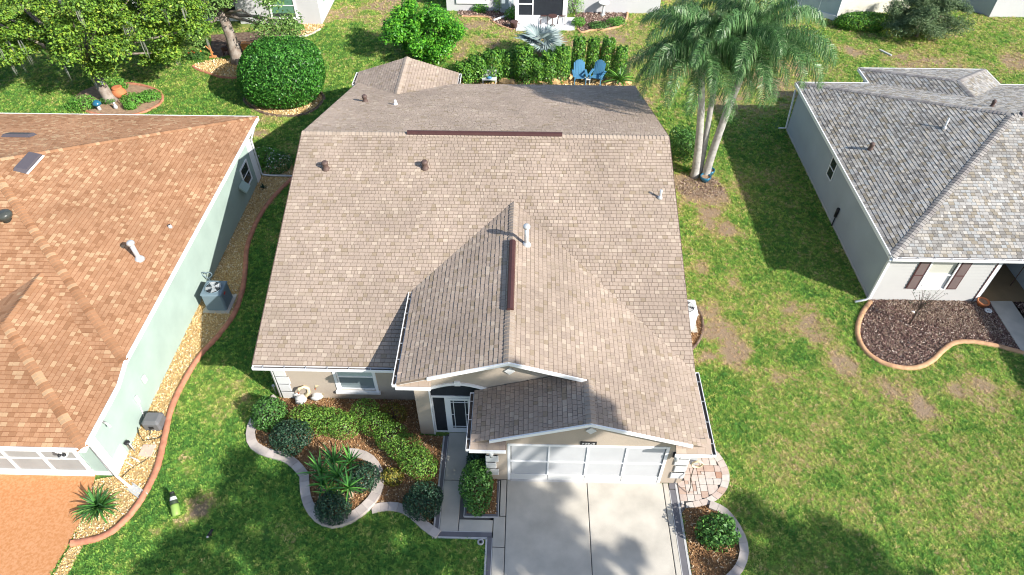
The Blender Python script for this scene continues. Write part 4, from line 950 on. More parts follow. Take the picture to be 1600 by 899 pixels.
def grassmat(name, blade):
    m = bpy.data.materials.new(name); m.use_nodes = True; n = m.node_tree.nodes; l = m.node_tree.links; b = n['Principled BSDF']
    at = n.new('ShaderNodeAttribute'); at.attribute_name = 'dry'; at.attribute_type = 'INSTANCER' if blade else 'GEOMETRY'
    geo = n.new('ShaderNodeNewGeometry'); nz = n.new('ShaderNodeTexNoise'); nz.inputs['Scale'].default_value = 9; nz.inputs['Detail'].default_value = 5
    l.new(geo.outputs['Position'], nz.inputs['Vector'])
    ad = n.new('ShaderNodeMath'); ad.operation = 'MULTIPLY_ADD'; ad.inputs[1].default_value = .5; l.new(nz.outputs[0], ad.inputs[0])
    sb_ = n.new('ShaderNodeMath'); sb_.operation = 'SUBTRACT'; sb_.inputs[1].default_value = .25; l.new(at.outputs['Fac'], sb_.inputs[0]); l.new(sb_.outputs[0], ad.inputs[2])
    fac = ad.outputs[0]
    if blade:
        oi = n.new('ShaderNodeObjectInfo'); a2 = n.new('ShaderNodeMath'); a2.operation = 'MULTIPLY_ADD'; a2.inputs[1].default_value = .5; l.new(oi.outputs['Random'], a2.inputs[0]); l.new(ad.outputs[0], a2.inputs[2])
        a3 = n.new('ShaderNodeMath'); a3.operation = 'SUBTRACT'; a3.inputs[1].default_value = .23; l.new(a2.outputs[0], a3.inputs[0]); fac = a3.outputs[0]
    r = n.new('ShaderNodeValToRGB'); e = r.color_ramp.elements
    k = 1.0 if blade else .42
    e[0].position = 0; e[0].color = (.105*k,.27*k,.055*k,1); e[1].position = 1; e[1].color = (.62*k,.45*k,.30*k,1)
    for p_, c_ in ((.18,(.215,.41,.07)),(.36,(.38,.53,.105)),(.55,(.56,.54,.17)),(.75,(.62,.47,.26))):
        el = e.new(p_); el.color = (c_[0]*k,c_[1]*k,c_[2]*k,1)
    l.new(fac, r.inputs[0])
    if blade:                                          # some tufts are duller than others
        hs = n.new('ShaderNodeHueSaturation'); wn_ = n.new('ShaderNodeTexWhiteNoise'); wn_.noise_dimensions = '1D'; l.new(oi.outputs['Random'], wn_.inputs['W'])
        vr = n.new('ShaderNodeMapRange'); vr.inputs[3].default_value = .62; vr.inputs[4].default_value = 1.36; l.new(wn_.outputs['Value'], vr.inputs[0]); l.new(vr.outputs[0], hs.inputs['Value']); l.new(r.outputs[0], hs.inputs['Color']); colr = hs.outputs[0]
    else: colr = r.outputs[0]
    l.new(colr, b.inputs['Base Color']); b.inputs['Roughness'].default_value = .7; b.inputs['Specular IOR Level'].default_value = .15
    if blade:
        t = n.new('ShaderNodeBsdfTranslucent'); ms = n.new('ShaderNodeMixShader'); ms.inputs[0].default_value = .3; l.new(colr, t.inputs[0])
        l.new(b.outputs[0], ms.inputs[1]); l.new(t.outputs[0], ms.inputs[2]); l.new(ms.outputs[0], n['Material Output'].inputs[0])
    else:
        bp = n.new('ShaderNodeBump'); bp.inputs['Strength'].default_value = .8; bp.inputs['Distance'].default_value = .05
        n2 = n.new('ShaderNodeTexNoise'); n2.inputs['Scale'].default_value = 22; n2.inputs['Detail'].default_value = 4; l.new(geo.outputs['Position'], n2.inputs['Vector']); l.new(n2.outputs[0], bp.inputs['Height']); l.new(bp.outputs[0], b.inputs['Normal'])
    return m
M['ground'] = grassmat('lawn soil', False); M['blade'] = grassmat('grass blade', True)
xs_ = np.concatenate([[-700,-200,-80],np.arange(-46,46.1,.3),[80,200,700]]); ys_ = np.concatenate([[-700,-200,-60],np.arange(-9,61,.3),[90,200,700]])
XX, YY = np.meshgrid(xs_, ys_); nx, ny = len(xs_), len(ys_)
idx = np.arange(nx*ny).reshape(ny,nx)
gm = fastmesh('ground', np.stack([XX,YY,np.zeros_like(XX)],-1), np.stack([idx[:-1,:-1],idx[:-1,1:],idx[1:,1:],idx[1:,:-1]],-1).reshape(-1,4))
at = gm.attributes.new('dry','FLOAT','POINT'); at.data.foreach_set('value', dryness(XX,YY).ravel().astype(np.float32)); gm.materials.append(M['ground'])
gr = bpy.data.objects.new('ground', gm); COL.objects.link(gr); gr['kind'] = 'structure'

# ---- scattered small stuff (grass, chips, pebbles) by geometry nodes on explicit points
def scatter(name, P, src, attrs, tilt=False, parent=None):
    me = bpy.data.meshes.new(name); me.vertices.add(len(P)); me.vertices.foreach_set('co', np.asarray(P,np.float32).ravel())
    for k, a in attrs.items():
        t_ = me.attributes.new(k,'FLOAT','POINT'); t_.data.foreach_set('value', np.asarray(a,np.float32))
    rot = RNG.uniform(-1,1,(len(P),3))*np.array([3.1,3.1,3.14]) if tilt else np.stack([RNG.normal(0,.12,len(P)),RNG.normal(0,.12,len(P)),RNG.uniform(0,6.28,len(P))],-1)
    t_ = me.attributes.new('rot','FLOAT_VECTOR','POINT'); t_.data.foreach_set('vector', rot.astype(np.float32).ravel())
    o = bpy.data.objects.new(name, me); COL.objects.link(o); o['kind'] = 'stuff'
    ng = bpy.data.node_groups.new(name,'GeometryNodeTree'); ng.interface.new_socket('Geometry',in_out='INPUT',socket_type='NodeSocketGeometry'); ng.interface.new_socket('Geometry',in_out='OUTPUT',socket_type='NodeSocketGeometry')
    gi = ng.nodes.new('NodeGroupInput'); go = ng.nodes.new('NodeGroupOutput'); ip = ng.nodes.new('GeometryNodeInstanceOnPoints'); oi = ng.nodes.new('GeometryNodeObjectInfo'); oi.inputs['Object'].default_value = src; oi.inputs['As Instance'].default_value = True
    mp = ng.nodes.new('GeometryNodeMeshToPoints')
    ar = ng.nodes.new('GeometryNodeInputNamedAttribute'); ar.data_type = 'FLOAT_VECTOR'; ar.inputs['Name'].default_value = 'rot'
    as_ = ng.nodes.new('GeometryNodeInputNamedAttribute'); as_.data_type = 'FLOAT'; as_.inputs['Name'].default_value = 'size'
    L = ng.links.new
    L(gi.outputs[0], mp.inputs['Mesh']); L(mp.outputs[0], ip.inputs['Points']); L(oi.outputs['Geometry'], ip.inputs['Instance']); L(ar.outputs[0], ip.inputs['Rotation']); L(as_.outputs[0], ip.inputs['Scale']); L(ip.outputs[0], go.inputs[0])
    md = o.modifiers.new('scatter','NODES'); md.node_group = ng
    return o
def tuft():
    vs = []; fs = []; r = random.Random(3)
    for k in range(13):
        a = r.uniform(0,6.28); d = r.uniform(0,.055); x, y = d*math.cos(a), d*math.sin(a); b = r.uniform(0,6.28); hh = r.uniform(.03,.062); ln = r.uniform(.015,.055); wd = r.uniform(.0045,.008)
        dx, dy = math.cos(b), math.sin(b); o = len(vs)
        vs += [(x-dy*wd,y+dx*wd,-.005),(x+dy*wd,y-dx*wd,-.005),(x+dx*ln*.5+dy*wd*.8,y+dy*ln*.5-dx*wd*.8,hh*.7),(x+dx*ln*.5-dy*wd*.8,y+dy*ln*.5+dx*wd*.8,hh*.7),(x+dx*ln*1.3,y+dy*ln*1.3,hh)]
        fs += [(o,o+1,o+2,o+3),(o+3,o+2,o+4)]
    me = MB().add(vs,fs).mesh('grass_tuft'); me.materials.append(M['blade']); ob = bpy.data.objects.new('grass_tuft', me); COL.objects.link(ob); ob['kind'] = 'stuff'; ob.location = (9.0,14.0,0)
    return ob
TUFT = tuft()
ex([(-3.3,12.2),(-1,12.2),(-1,12.8),(-3.3,12.8)]); ex([(-14,10.3),(-12.8,10.3),(-12.8,10.95),(-14,10.95)])
ex([(-8.4,13.97),(-3.3,13.97),(-3.3,12.5),(-1,12.5),(-1,11),(5.15,11),(5.15,31.2),(-8.4,31.2)]); ex([(-40,10.8),(-12.9,10.8),(-12.9,27),(-40,27)]); ex([(13.88,19.3),(44,19.3),(44,31.8),(13.88,31.8)]); ex([(-30,43.5),(-13.6,43.5),(-13.6,60),(-30,60)]); ex([(-5,46),(3,44),(3,60),(-5,60)])
def lawn_points(x0,x1,y0,y1,dens):
    n = int((x1-x0)*(y1-y0)*dens); P = np.stack([RNG.uniform(x0,x1,n),RNG.uniform(y0,y1,n)],-1)
    # keep what the lens can take in, with a margin
    d = np.abs(P[:,0]) < (P[:,1]+16)*.72+3
    P = P[d]; keep = np.ones(len(P),bool)
    for poly in EX: keep &= ~inpoly(P, poly)
    return P[keep]
PA = [lawn_points(-17,19,6.0,14,250), lawn_points(-20,24,14,22,190), lawn_points(-24,30,22,32,130), lawn_points(-40,42,32,52,75)]
SZ = [1.0,1.08,1.25,1.5]
P = np.concatenate(PA); sz = np.concatenate([np.full(len(p),s_) for p,s_ in zip(PA,SZ)])*RNG.uniform(.6,1.25,len(P))
dr_ = dryness(P[:,0],P[:,1]); keep = RNG.random(len(P)) > np.clip((dr_-.55)*1.6,0,.75)
P, sz, dr_ = P[keep], sz[keep], dr_[keep]; sz *= (1-.35*dr_)
lawn = scatter('lawn_grass', np.stack([P[:,0],P[:,1],np.zeros(len(P))],-1), TUFT, {'size':sz,'dry':np.clip(dr_+(RNG.random(len(dr_))-.5)*(.35+.5*dr_),0,1)})
def chip(name, m, s):
    me = MB().add([(-s,-.3*s,0),(s,-.4*s,.05*s),(.8*s,.4*s,.1*s),(-.9*s,.35*s,0),(-.6*s,-.1*s,.45*s),(.6*s,.05*s,.4*s)], [(0,1,5,4),(1,2,5),(2,3,4,5),(3,0,4),(3,2,1,0)]).mesh(name); me.materials.append(M[m])
    ob = bpy.data.objects.new(name, me); COL.objects.link(ob); ob['kind'] = 'stuff'; return ob
def fill(name, polys, z, src, dens, size, holes=()):
    out = []
    for poly in polys:
        A = np.array([p[:2] for p in poly]); mn, mx_ = A.min(0), A.max(0); n = int((mx_[0]-mn[0])*(mx_[1]-mn[1])*dens)
        Q = RNG.uniform(mn,mx_,(n,2)); k = inpoly(Q,poly)
        for h in holes: k &= ~inpoly(Q,h)
        out.append(Q[k])
    Q = np.concatenate(out); Z = np.full(len(Q), z)+RNG.uniform(0,.02,len(Q))
    return scatter(name, np.stack([Q[:,0],Q[:,1],Z],-1), src, {'size':RNG.uniform(.5,1.3,len(Q))*size,'dry':np.zeros(len(Q))}, True)
CT = chip('tan_chip','tanchip',.04); CT.location = (16.5,18.6,.03)
CH = chip('bark_chip','chip',.04); CH.location = (-5.5,11.6,.03); CB = chip('brown_chip','brownchip',.045); CB.location = (15,17.8,.03); PB = chip('pebble','pebble',.045); PB.location = (-12.2,15,.03)
fill('bark_mulch', [bed_poly], .025, CH, 420, 1.0, [ring_poly]); fill('bark_mulch', [ring_poly], .105, CH, 420, 1.0); fill('bark_mulch', [sb_poly], .025, CH, 420, 1.0)
fill('bark_mulch', [[(-1.61,9.79),(-.73,9.79),(-.73,12.3),(-1.61,12.3)], ab+[(5.2,16.6),(5.2,19)]], .03, CH, 380, 1.0)
fill('brown_mulch', [rb_poly], .025, CB, 480, 1.0, [pp, [(x+.1,y) for x,y in pp]]); fill('brown_mulch', [bk,bk2], .025, CB, 130, 1.6)
fill('brown_mulch', [[(14.4,19.25),(15.2,18.3),(16.4,17.7),(17.6,17.5),(18.4,17.6),(18.1,19.25)]], .04, CT, 420, 1.0)
fill('palm_litter', [sp], .01, CT, 260, 1.1); fill('palm_litter', [sp], .01, CB, 90, 1.0)
fill('gravel', [gl_poly], .025, PB, 420, .9); fill('gravel', [gs], .02, PB, 420, .9); fill('gravel', [tb,rk,ob2,bk3], .025, PB, 160, 1.5)

# ================================================================== PLANTS
def leafcloud(P, N, size, aspect=.45, jit=.9, rng=RNG):
    n = len(P); N = N + rng.normal(0,jit,(n,3))*.6; N /= np.linalg.norm(N,axis=1,keepdims=True)+1e-9
    D = rng.normal(0,1,(n,3)); D -= (D*N).sum(1,keepdims=True)*N; D /= np.linalg.norm(D,axis=1,keepdims=True)+1e-9
    S_ = np.cross(D,N); L = (size*rng.uniform(.65,1.3,n))[:,None]; W_ = L*aspect
    fold = N*W_*.22
    V = np.stack([P-D*L*.5, P+S_*W_*.5+fold-D*L*.05, P+D*L*.5-N*L*.08, P-S_*W_*.5+fold-D*L*.05],1).reshape(-1,3)
    return V, np.arange(4*n).reshape(n,4)
def addcloud(name, P, N, size, m, parent, aspect=.45, jit=.9):
    V, Fq = leafcloud(np.asarray(P,float), np.asarray(N,float), size, aspect, jit); o = np.array(ORG[parent.name])
    me = fastmesh(name, V-o, Fq); me.materials.append(M[m]); return link(name, me, None, parent)
def lobes(D, k, amp, rng):
    B = rng.normal(0,1,(k,3)); B /= np.linalg.norm(B,axis=1,keepdims=True); return 1+amp*(np.maximum(0,(D@B.T)-.55)/.45).max(1)-amp*.45
def shell(n, c, rad, thick=.3, k=14, amp=.22, low=-.75, seed=0, power=2., sq=0):
    rng = np.random.default_rng(seed); D = rng.normal(0,1,(int(n*1.6)+20,3)); D /= np.linalg.norm(D,axis=1,keepdims=True); D = D[D[:,2] > low][:n]
    if sq: D = D/((np.abs(D)**sq).sum(1,keepdims=True))**(1/sq)
    r = lobes(D,k,amp,rng)*(1-thick*rng.random(len(D))**power); rad = np.array(rad); P = np.array(c)+D*rad*r[:,None]; N = D/rad; N /= np.linalg.norm(N,axis=1,keepdims=True)
    k_ = P[:,2] > .02; return P[k_], N[k_]
def stems(c, rad, n, root, m='twig', r0=.03, seed=0):
    rnd = random.Random(seed); mb = MB(); cx, cy = c[0], c[1]
    for i in range(n):
        a = 6.28*i/n+rnd.random(); f = rnd.uniform(.3,.7)
        mb.tube([(cx+rnd.uniform(-.08,.08),cy+rnd.uniform(-.08,.08),-.03),(cx+rad[0]*f*.4*math.cos(a),cy+rad[1]*f*.4*math.sin(a),c[2]*.6),(cx+rad[0]*f*math.cos(a),cy+rad[1]*f*math.sin(a),c[2]+rad[2]*.45)],[r0,r0*.7,r0*.3],5)
    return part('stem', mb, m, root)
def shrub(c, rad, n, size, m, label, cat='shrub', group=None, aspect=.5, amp=.2, k=14, thick=.3, low=-.75, name='shrub', seed=None, jit=.9, sq=0):
    seed = seed or int(abs(c[0]*131+c[1]*17)*10) % 9999
    t_ = thing(name, label, cat, (c[0],c[1],0), group); P_, N_ = shell(n,c,rad,thick,k,amp,low,seed,2.,sq)
    addcloud('foliage', P_, N_, size, m, t_, aspect, jit); stems(c, rad, 6, t_, seed=seed); return t_
def gc(u, v, z=0): p = G(u,v,z); return (p.x,p.y)
# front bed
x, y = gc(424,658); shrub((x,y,.42),(.52,.5,.46),2600,.085,'midleaf','mid green rounded shrub at the outer left bend of the front bed',k=26,amp=.5)
x, y = gc(460,694); shrub((x,y,.40),(.58,.52,.45),3400,.075,'darkleaf','dark green dome shrub beside the pale edging left of the yuccas',k=26,amp=.5,thick=.5,jit=1.3)
x, y = gc(525,804); shrub((x,y,.42),(.46,.42,.40),2600,.075,'darkleaf','dark shrub at the near rim of the stone ring',k=26,amp=.5,thick=.5,jit=1.3)
x, y = gc(571,756); shrub((x,y,.40),(.41,.41,.42),2400,.07,'darkleaf','dark shrub inside the stone ring against its right rim',k=26,amp=.5,thick=.5,jit=1.3)
x, y = gc(663,793); shrub((x,y,.42),(.52,.48,.44),3200,.075,'darkleaf','dark shrub by the front walk at the near end of the bed',k=26,amp=.5,thick=.5,jit=1.3)
x, y = gc(614,750); shrub((x,y,.2),(.32,.28,.24),900,.07,'yellowleaf','small yellow speckled shrub just right of the stone ring',amp=.35)
x, y = gc(745,772); shrub((x,y,.45),(.38,.68,.5),3000,.09,'midleaf','tall green shrub in the planter between walk and driveway',k=26,amp=.8,thick=.5,jit=1.3)
x, y = gc(747,728); shrub((x,y,.3),(.33,.42,.36),1700,.08,'darkleaf','dark small shrub in the planter under the garage cornice',amp=.25)
x, y = gc(1117,842); shrub((x,y,.36),(.44,.44,.42),1300,.13,'midleaf','glossy green shrub in the small bed right of the driveway',amp=.9,k=22,thick=.7,jit=1.4)
def hedge_row(pts, h, label, group=None):
    t_ = thing('hedge', label, 'hedge', (*gc(*pts[0]),0), group); PP, NN = [], []
    for i, (u, v, r_) in enumerate(pts):
        x, y = gc(u, v); P_, N_ = shell(int(2600*r_),(x,y,h*.5),(r_*1.15,r_,h*.55),.3,10,.18,-.6,300+i+int(u)); PP.append(P_); NN.append(N_)
        stems((x,y,h*.5),(r_,r_,h*.5),4,t_,seed=i)
    addcloud('foliage', np.concatenate(PP), np.concatenate(NN), .062, 'boxleaf', t_, .55); return t_
hedge_row([(482,663,.48),(503,667,.52),(525,669,.52),(543,676,.46)], .75, 'olive green clipped hedge below the bedroom window left end')
hedge_row([(574,654,.42),(593,674,.48),(613,693,.49),(634,711,.5),(652,728,.5),(662,740,.44)], .8, 'yellow green hedge running diagonally from the window to the front walk')
x, y = gc(616,654); shrub((x,y,.3),(.42,.35,.3),900,.06,'yellowleaf','thin brownish green shrub against the shaded corner by the entry',amp=.4)
def blade_mesh(L, W, droop, seg=4, fold=.25, name='leaf'):
    vs, fs = [], []
    for i in range(seg+1):
        t = i/seg; w = W*(math.sin(math.pi*min(1,.18+.82*t)) if t < 1 else .02); xx = L*t*math.cos(droop*t*t*.8); zz = -L*droop*.5*t*t
        vs += [(xx,-w/2,zz+fold*w),(xx,0,zz),(xx,w/2,zz+fold*w)]
    for i in range(seg):
        o = i*3; fs += [(o,o+3,o+4,o+1),(o+1,o+4,o+5,o+2)]
    return MB().add(vs,fs).mesh(name)
def rosette(c, n, L, W, m, label, name='yucca', cat='yucca', group=None, elev=(.15,1.3), droop=.25, trunk=0.0, seed=1, count_name='leaf'):
    rnd = random.Random(seed); t_ = thing(name, label, cat, (c[0],c[1],c[2] if len(c) > 2 else 0), group)
    if trunk: part('trunk', MB().tube([(c[0],c[1],-.05),(c[0],c[1],trunk)],[.09,.07],8), 'palmboot', t_)
    ms = [blade_mesh(L*f, W, droop*d) for f, d in ((1,1),(.85,.7),(1.1,1.35),(.7,.4))]
    for q in ms: q.materials.append(M[m])
    for k in range(n):
        o = bpy.data.objects.new(count_name, ms[k % 4]); COL.objects.link(o); o.parent = t_; e = elev[0]+(elev[1]-elev[0])*((k+.5)/n)**.9+rnd.uniform(-.1,.1)
        o.location = (0,0,trunk+.03*k/n); o.rotation_euler = (rnd.uniform(-.2,.2), -e, k*2.3999+rnd.uniform(-.2,.2)); o.scale = (rnd.uniform(.8,1.15),)*3
    return t_
for i, (u, v, n, L, tr, m, lab) in enumerate(((502,738,24,.75,.45,'yucca','tall dark yucca overhanging the left stones of the ring'),(522,722,24,.72,.4,'yucca','yucca at the back left of the ring by the mulch'),(548,722,20,.6,.35,'yucca','yucca touching the open end of the stone ring'),(528,745,26,.72,.5,'yucca','yucca in the middle of the ring cluster'),(545,762,26,.72,.5,'yucca','yucca at the right of the cluster reaching over the dark shrub'),(518,770,22,.55,.3,'yuccalime','bright lime green yucca at the front of the cluster'),(505,757,20,.6,.35,'yucca','small yucca between the left stones and the lime green one'))):
    x, y = gc(u, v, tr+.1); rosette((x,y,.08), n, L, .06, m, lab, trunk=tr, seed=i, group='yuccas in the stone ring')
x, y = gc(152,790,.2); rosette((x,y,0), 95, .80, .065, 'strap', 'big spiky strap leaved plant on gravel beside the orange driveway', 'strap_leaf_plant', 'plant', elev=(.1,1.45), droop=.75, seed=9)
x, y = gc(412,295); rosette((x,y,0), 16, .3, .05, 'darkleaf', 'small dark rosette on gravel below the horizontal downspout', 'bromeliad', 'plant', droop=.3, seed=4)
x, y = gc(968,126,.3); rosette((x,y,.1), 34, 1.05, .12, 'hedgeleaf', 'green cycad with feathery fronds right of the blue chairs', 'cycad', 'cycad', elev=(.05,1.2), droop=.6, trunk=.2, seed=5, count_name='frond')
# flowering clump by the rear corner of the green house
x, y = gc(412,250); t_ = shrub((x,y,.22),(.75,.65,.3),1500,.09,'fern','bright green flowering clump at the sunny rear corner of the green house',amp=.4)
P_, N_ = shell(60,(x,y,.26),(.75,.65,.3),.1,8,.3,.2,5); addcloud('flower', P_, N_, .06, 'flowerwhite', t_, .9)
x, y = gc(437,262); t_ = shrub((x,y,.3),(.62,.7,.36),1700,.09,'midleaf','white flowered shrub in shade between the green house and the tan house',amp=.4)
P_, N_ = shell(110,(x,y,.34),(.62,.7,.36),.1,8,.3,.2,6); addcloud('flower', P_, N_, .055, 'flowerwhite', t_, .9)
x, y = gc(1064,243); shrub((x,y,.7),(.7,1.0,.75),2600,.12,'midleaf','loose shrub between the tan house and the palm trunks',amp=.4,thick=.5)
x, y = gc(1073,268); rosette((x,y,0), 26, .5, .05, 'fern', 'grassy clump at the foot of the left palm trunk', 'grass_clump', 'plant', seed=8, droop=.6)
# back yard
shrub((-13.62,34.9,1.4),(2.08,2.1,1.5),27000,.14,'topleaf','huge clipped dome shaped shrub with glossy leaves on a pebble bed',amp=.11,k=40,thick=.3,low=-.9,jit=1.2,sq=2.7)
x, y = gc(1352,33,.5); shrub((x,y,.5),(1.7,.8,.6),2600,.15,'hedgeleaf','low green hedge along the cream wall at the back',amp=.2)
x, y = gc(1316,37,.2); shrub((x,y,.3),(.6,.5,.4),700,.13,'hedgeleaf','small ball shrub by the corner of the cream wall',amp=.2)
# row of column hedges behind the rock bed
hz = [(-3.6,36.6,.62,1.15),(-2.85,36.8,.66,1.45),(-1.95,37.0,.66,1.7),(-1.05,37.1,.6,1.6),(-.2,36.7,.56,2.1),(.6,36.8,.55,1.4),(1.3,36.8,.52,1.75),(2.0,36.9,.52,2.0),(3.0,37.75,.40,2.2),(3.85,37.8,.38,2.1),(4.7,37.7,.42,2.15),(5.45,37.4,.38,1.8)]
lab = ['leftmost low hedge plant by the porch roof gutter','second hedge plant from the left behind the white bench','third hedge plant from the left in the back row','hedge plant shaded by the silver palm','tall hedge column in front of the silver palm','short hedge plant right of the silver palm foot','hedge column left of the rocks','broad hedge column behind the golden rocks','hedge column behind the left blue chair','hedge column between the two blue chairs on the trellis','hedge column behind the right blue chair','rightmost thin hedge column behind the cycad']
for i, (x, y, r_, h) in enumerate(hz):
    t_ = thing('hedge_column', lab[i], 'hedge plant', (x,y,0), 'hedge columns behind the tan house'); rng = np.random.default_rng(50+i); n = int(2300*r_*h)
    a = rng.uniform(0,6.28,n); zz = rng.random(n)**.85*h; rr = r_*(1-.3*rng.random(n)**2)*(1-.25*(zz/h)**4); top = rng.random(n) < .25; rr[top] *= np.sqrt(rng.random(top.sum())); zz[top] = h*(1-.12*rng.random(top.sum()))
    P_ = np.stack([x+rr*np.cos(a), y+rr*np.sin(a)*.8, zz+.05+.1*np.sin(a*5+i)],-1); N_ = np.stack([np.cos(a),np.sin(a),.3+top*2.],-1); addcloud('foliage', P_, N_, .13, 'hedgeleaf', t_, .55); stems((x,y,h*.5),(r_,r_,h*.4),4,t_,seed=i)
# trellis panel among the columns
t_ = thing('trellis', 'dark narrow trellis panel standing among the hedge columns', 'trellis', (3.6,38.25,0))
part('frame', MB().box(3.25,3.29,38.2,38.25,0,1.85).box(4.05,4.09,38.2,38.25,0,1.85).box(3.29,4.05,38.2,38.25,1.8,1.85), 'black', t_)
for k in range(7): part('slat', MB().box(3.32+.1*k,3.345+.1*k,38.21,38.235,.05,1.8), 'black', t_)
for xx in (3.0,4.35): single('post', MB().box(xx-.07,xx+.07,38.1,38.24,0,1.5), 'wood', 'tan post standing %s the dark trellis' % ('left of' if xx < 3.5 else 'right of'), 'post', (xx,38.17,0))
# silver fan palm
sx, sy = .75, 39.6; t_ = thing('fan_palm', 'silver blue fan palm behind the hedge row', 'palm', (sx,sy,0)); part('trunk', MB().tube([(sx,sy,-.05),(sx,sy,.7)],[.2,.16],10), 'palmboot', t_)
def fan(Rr=1.15, n=24):
    vs, fs = [], []
    for k in range(n):
        a0 = -2.2+4.4*k/n; a1 = a0+4.4/n; am = (a0+a1)/2; o = len(vs); r1 = Rr*.5; r2 = Rr*(.92+.1*math.sin(k*2.1))
        c_ = lambda r, a, z: (r*math.cos(a), r*math.sin(a), z)
        vs += [c_(.03,am,0), c_(r1,a0,-.02), c_(r1*1.02,am,.05), c_(r1,a1,-.02), c_(r2,am,-.10)]
        fs += [(o,o+1,o+2),(o,o+2,o+3),(o+1,o+4,o+2),(o+2,o+4,o+3)]
    return MB().add(vs,fs).mesh('fan_leaf')
fm = fan(); fm.materials.append(M['silverleaf']); rnd = random.Random(2)
for k in range(11):
    a = k*2.4; e = .45+1.0*(k/11); d = Vector((math.cos(a)*math.cos(e), math.sin(a)*math.cos(e), math.sin(e))); Lp = .75
    p0 = Vector((sx,sy,.7)); p1 = p0+d*Lp; lf = link('fan_leaf', fm, None, t_); lf.location = d*Lp+Vector((0,0,.7)); lf.rotation_euler = (rnd.uniform(-.5,.5), -(e-.5), a)
    part('leaf_stalk', MB().tube([p0,p0+d*Lp*.5+Vector((0,0,.05)),p1],.018,5), 'silverleaf', t_)
# ------------------------------------------------------------------ queen palms
def frond_mesh(L, e0, droop, seed):
    rnd = random.Random(seed); N_ = 46; pts = []; a = e0; p = Vector((0,0,0)); st = L/N_; vs, fs = [], []
    for i in range(N_+1):
        pts.append((p.copy(), a)); p = p+Vector((math.cos(a),0,math.sin(a)))*st; a -= droop/N_*(.5+1.1*i/N_)
    for i in range(N_):
        w = .022*(1-i/N_)+.004; o = len(vs)
        for q in (pts[i],pts[i+1]): vs += [(q[0].x,-w,q[0].z),(q[0].x,0,q[0].z+w),(q[0].x,w,q[0].z)]
        fs += [(o,o+3,o+4,o+1),(o+1,o+4,o+5,o+2)]
    for i in range(3, N_+1):
        q, aa = pts[i]; t = i/N_; ll = .74*math.sin(math.pi*(.12+.83*t))**.6*rnd.uniform(.8,1.1)
        for s_ in (-1,1):
            for rep in range(4):
                b = rnd.uniform(-.5,.9)*(1 if rep else .6); fw_ = rnd.uniform(.25,.65)
                d1 = Vector((math.cos(aa)*fw_-math.sin(aa)*b*.4, s_*(.85-rep*.2), math.sin(aa)*fw_+math.cos(aa)*b*.6)).normalized()
                m1 = q+d1*ll*.45; m2 = m1+(d1*.45+Vector((0,0,-.75))).normalized()*ll*.35; m3 = m2+(d1*.15+Vector((rnd.uniform(-.1,.1),0,-1))).normalized()*ll*.38
                sd_ = Vector((math.cos(aa),0,math.sin(aa)))*.0115; o = len(vs)
                vs += [tuple(q-sd_*.6),tuple(q+sd_*.6),tuple(m1+sd_),tuple(m1-sd_),tuple(m2+sd_),tuple(m2-sd_),tuple(m3)]
                fs += [(o,o+1,o+2,o+3),(o+3,o+2,o+4,o+5),(o+5,o+4,o+6)]
    me = MB().add(vs,fs).mesh('frond'); me.materials.append(M['palmleaf']); return me
FR = [frond_mesh(3.6,1.15,2.1,1), frond_mesh(3.8,.85,2.0,2), frond_mesh(3.8,.6,1.95,3), frond_mesh(3.6,.35,1.8,4), frond_mesh(3.2,.1,1.5,5), frond_mesh(2.8,1.45,1.3,6)]
def palm(base, top, r0, r1, label, seed, n=20, sc=1.0):
    rnd = random.Random(seed); b, t = Vector(base), Vector(top); t_ = thing('palm_tree', label, 'palm tree', b, 'cluster of three palms')
    bow = Vector((rnd.uniform(-.05,.05),0,0)); pts, rs = [], []
    for i in range(25):
        s_ = i/24; c = b.lerp(t, s_)+Vector(((t.x-b.x)*(s_*s_-s_)*.55,0,0)); pts.append(c-Vector((0,0,.06 if i == 0 else 0))); rs.append((r0+(r1-r0)*s_)*(1.25 if i == 0 else 1)*(1+.035*(i % 2)))
    part('trunk', MB().tube(pts, rs, 12), 'palmbark', t_)
    d = (pts[-1]-pts[-3]).normalized(); mb = MB(); mb.tube([t,t+d*.3,t+d*.75,t+d*1.0],[r1*1.15,r1*1.5,r1*1.15,.04],10)
    for k in range(9): a = 2.4*k; e = Vector((math.cos(a),math.sin(a),0)); mb.tube([t+e*r1*.9+d*.05*k,t+e*r1*1.6+d*(.45+.04*k),t+e*r1*3.2+d*(.75+.05*k)],[.06,.045,.02],5)
    part('leaf_base', mb, 'palmboot', t_)
    cr = t+d*.85-b
    for k in range(n):
        u_ = k/n; j = 5 if u_ < .1 else min(4,int((u_-.1)/.9*5)); o = bpy.data.objects.new('frond', FR[j]); COL.objects.link(o); o.parent = t_; o.location = cr+Vector((0,0,.15*(1-u_)))
        o.rotation_euler = (rnd.uniform(-.15,.15), rnd.uniform(-.12,.12), k*2.3999+seed); s_ = sc*rnd.uniform(.9,1.1); o.scale = (s_,s_,s_)
    return t_
pb = G(1090,276)
palm((pb.x-.15,pb.y,0), (7.62,27.6,5.25), .195, .14, 'left palm tree with the straightest pale trunk', 1, 28)
palm((pb.x+.12,pb.y+.25,0), (8.3,28.0,5.5), .145, .115, 'middle palm tree with the thinnest trunk', 2, 24, .95)
palm((pb.x+.35,pb.y-.05,0), (9.5,27.8,5.85), .19, .14, 'right palm tree leaning towards the grey house', 3, 28)
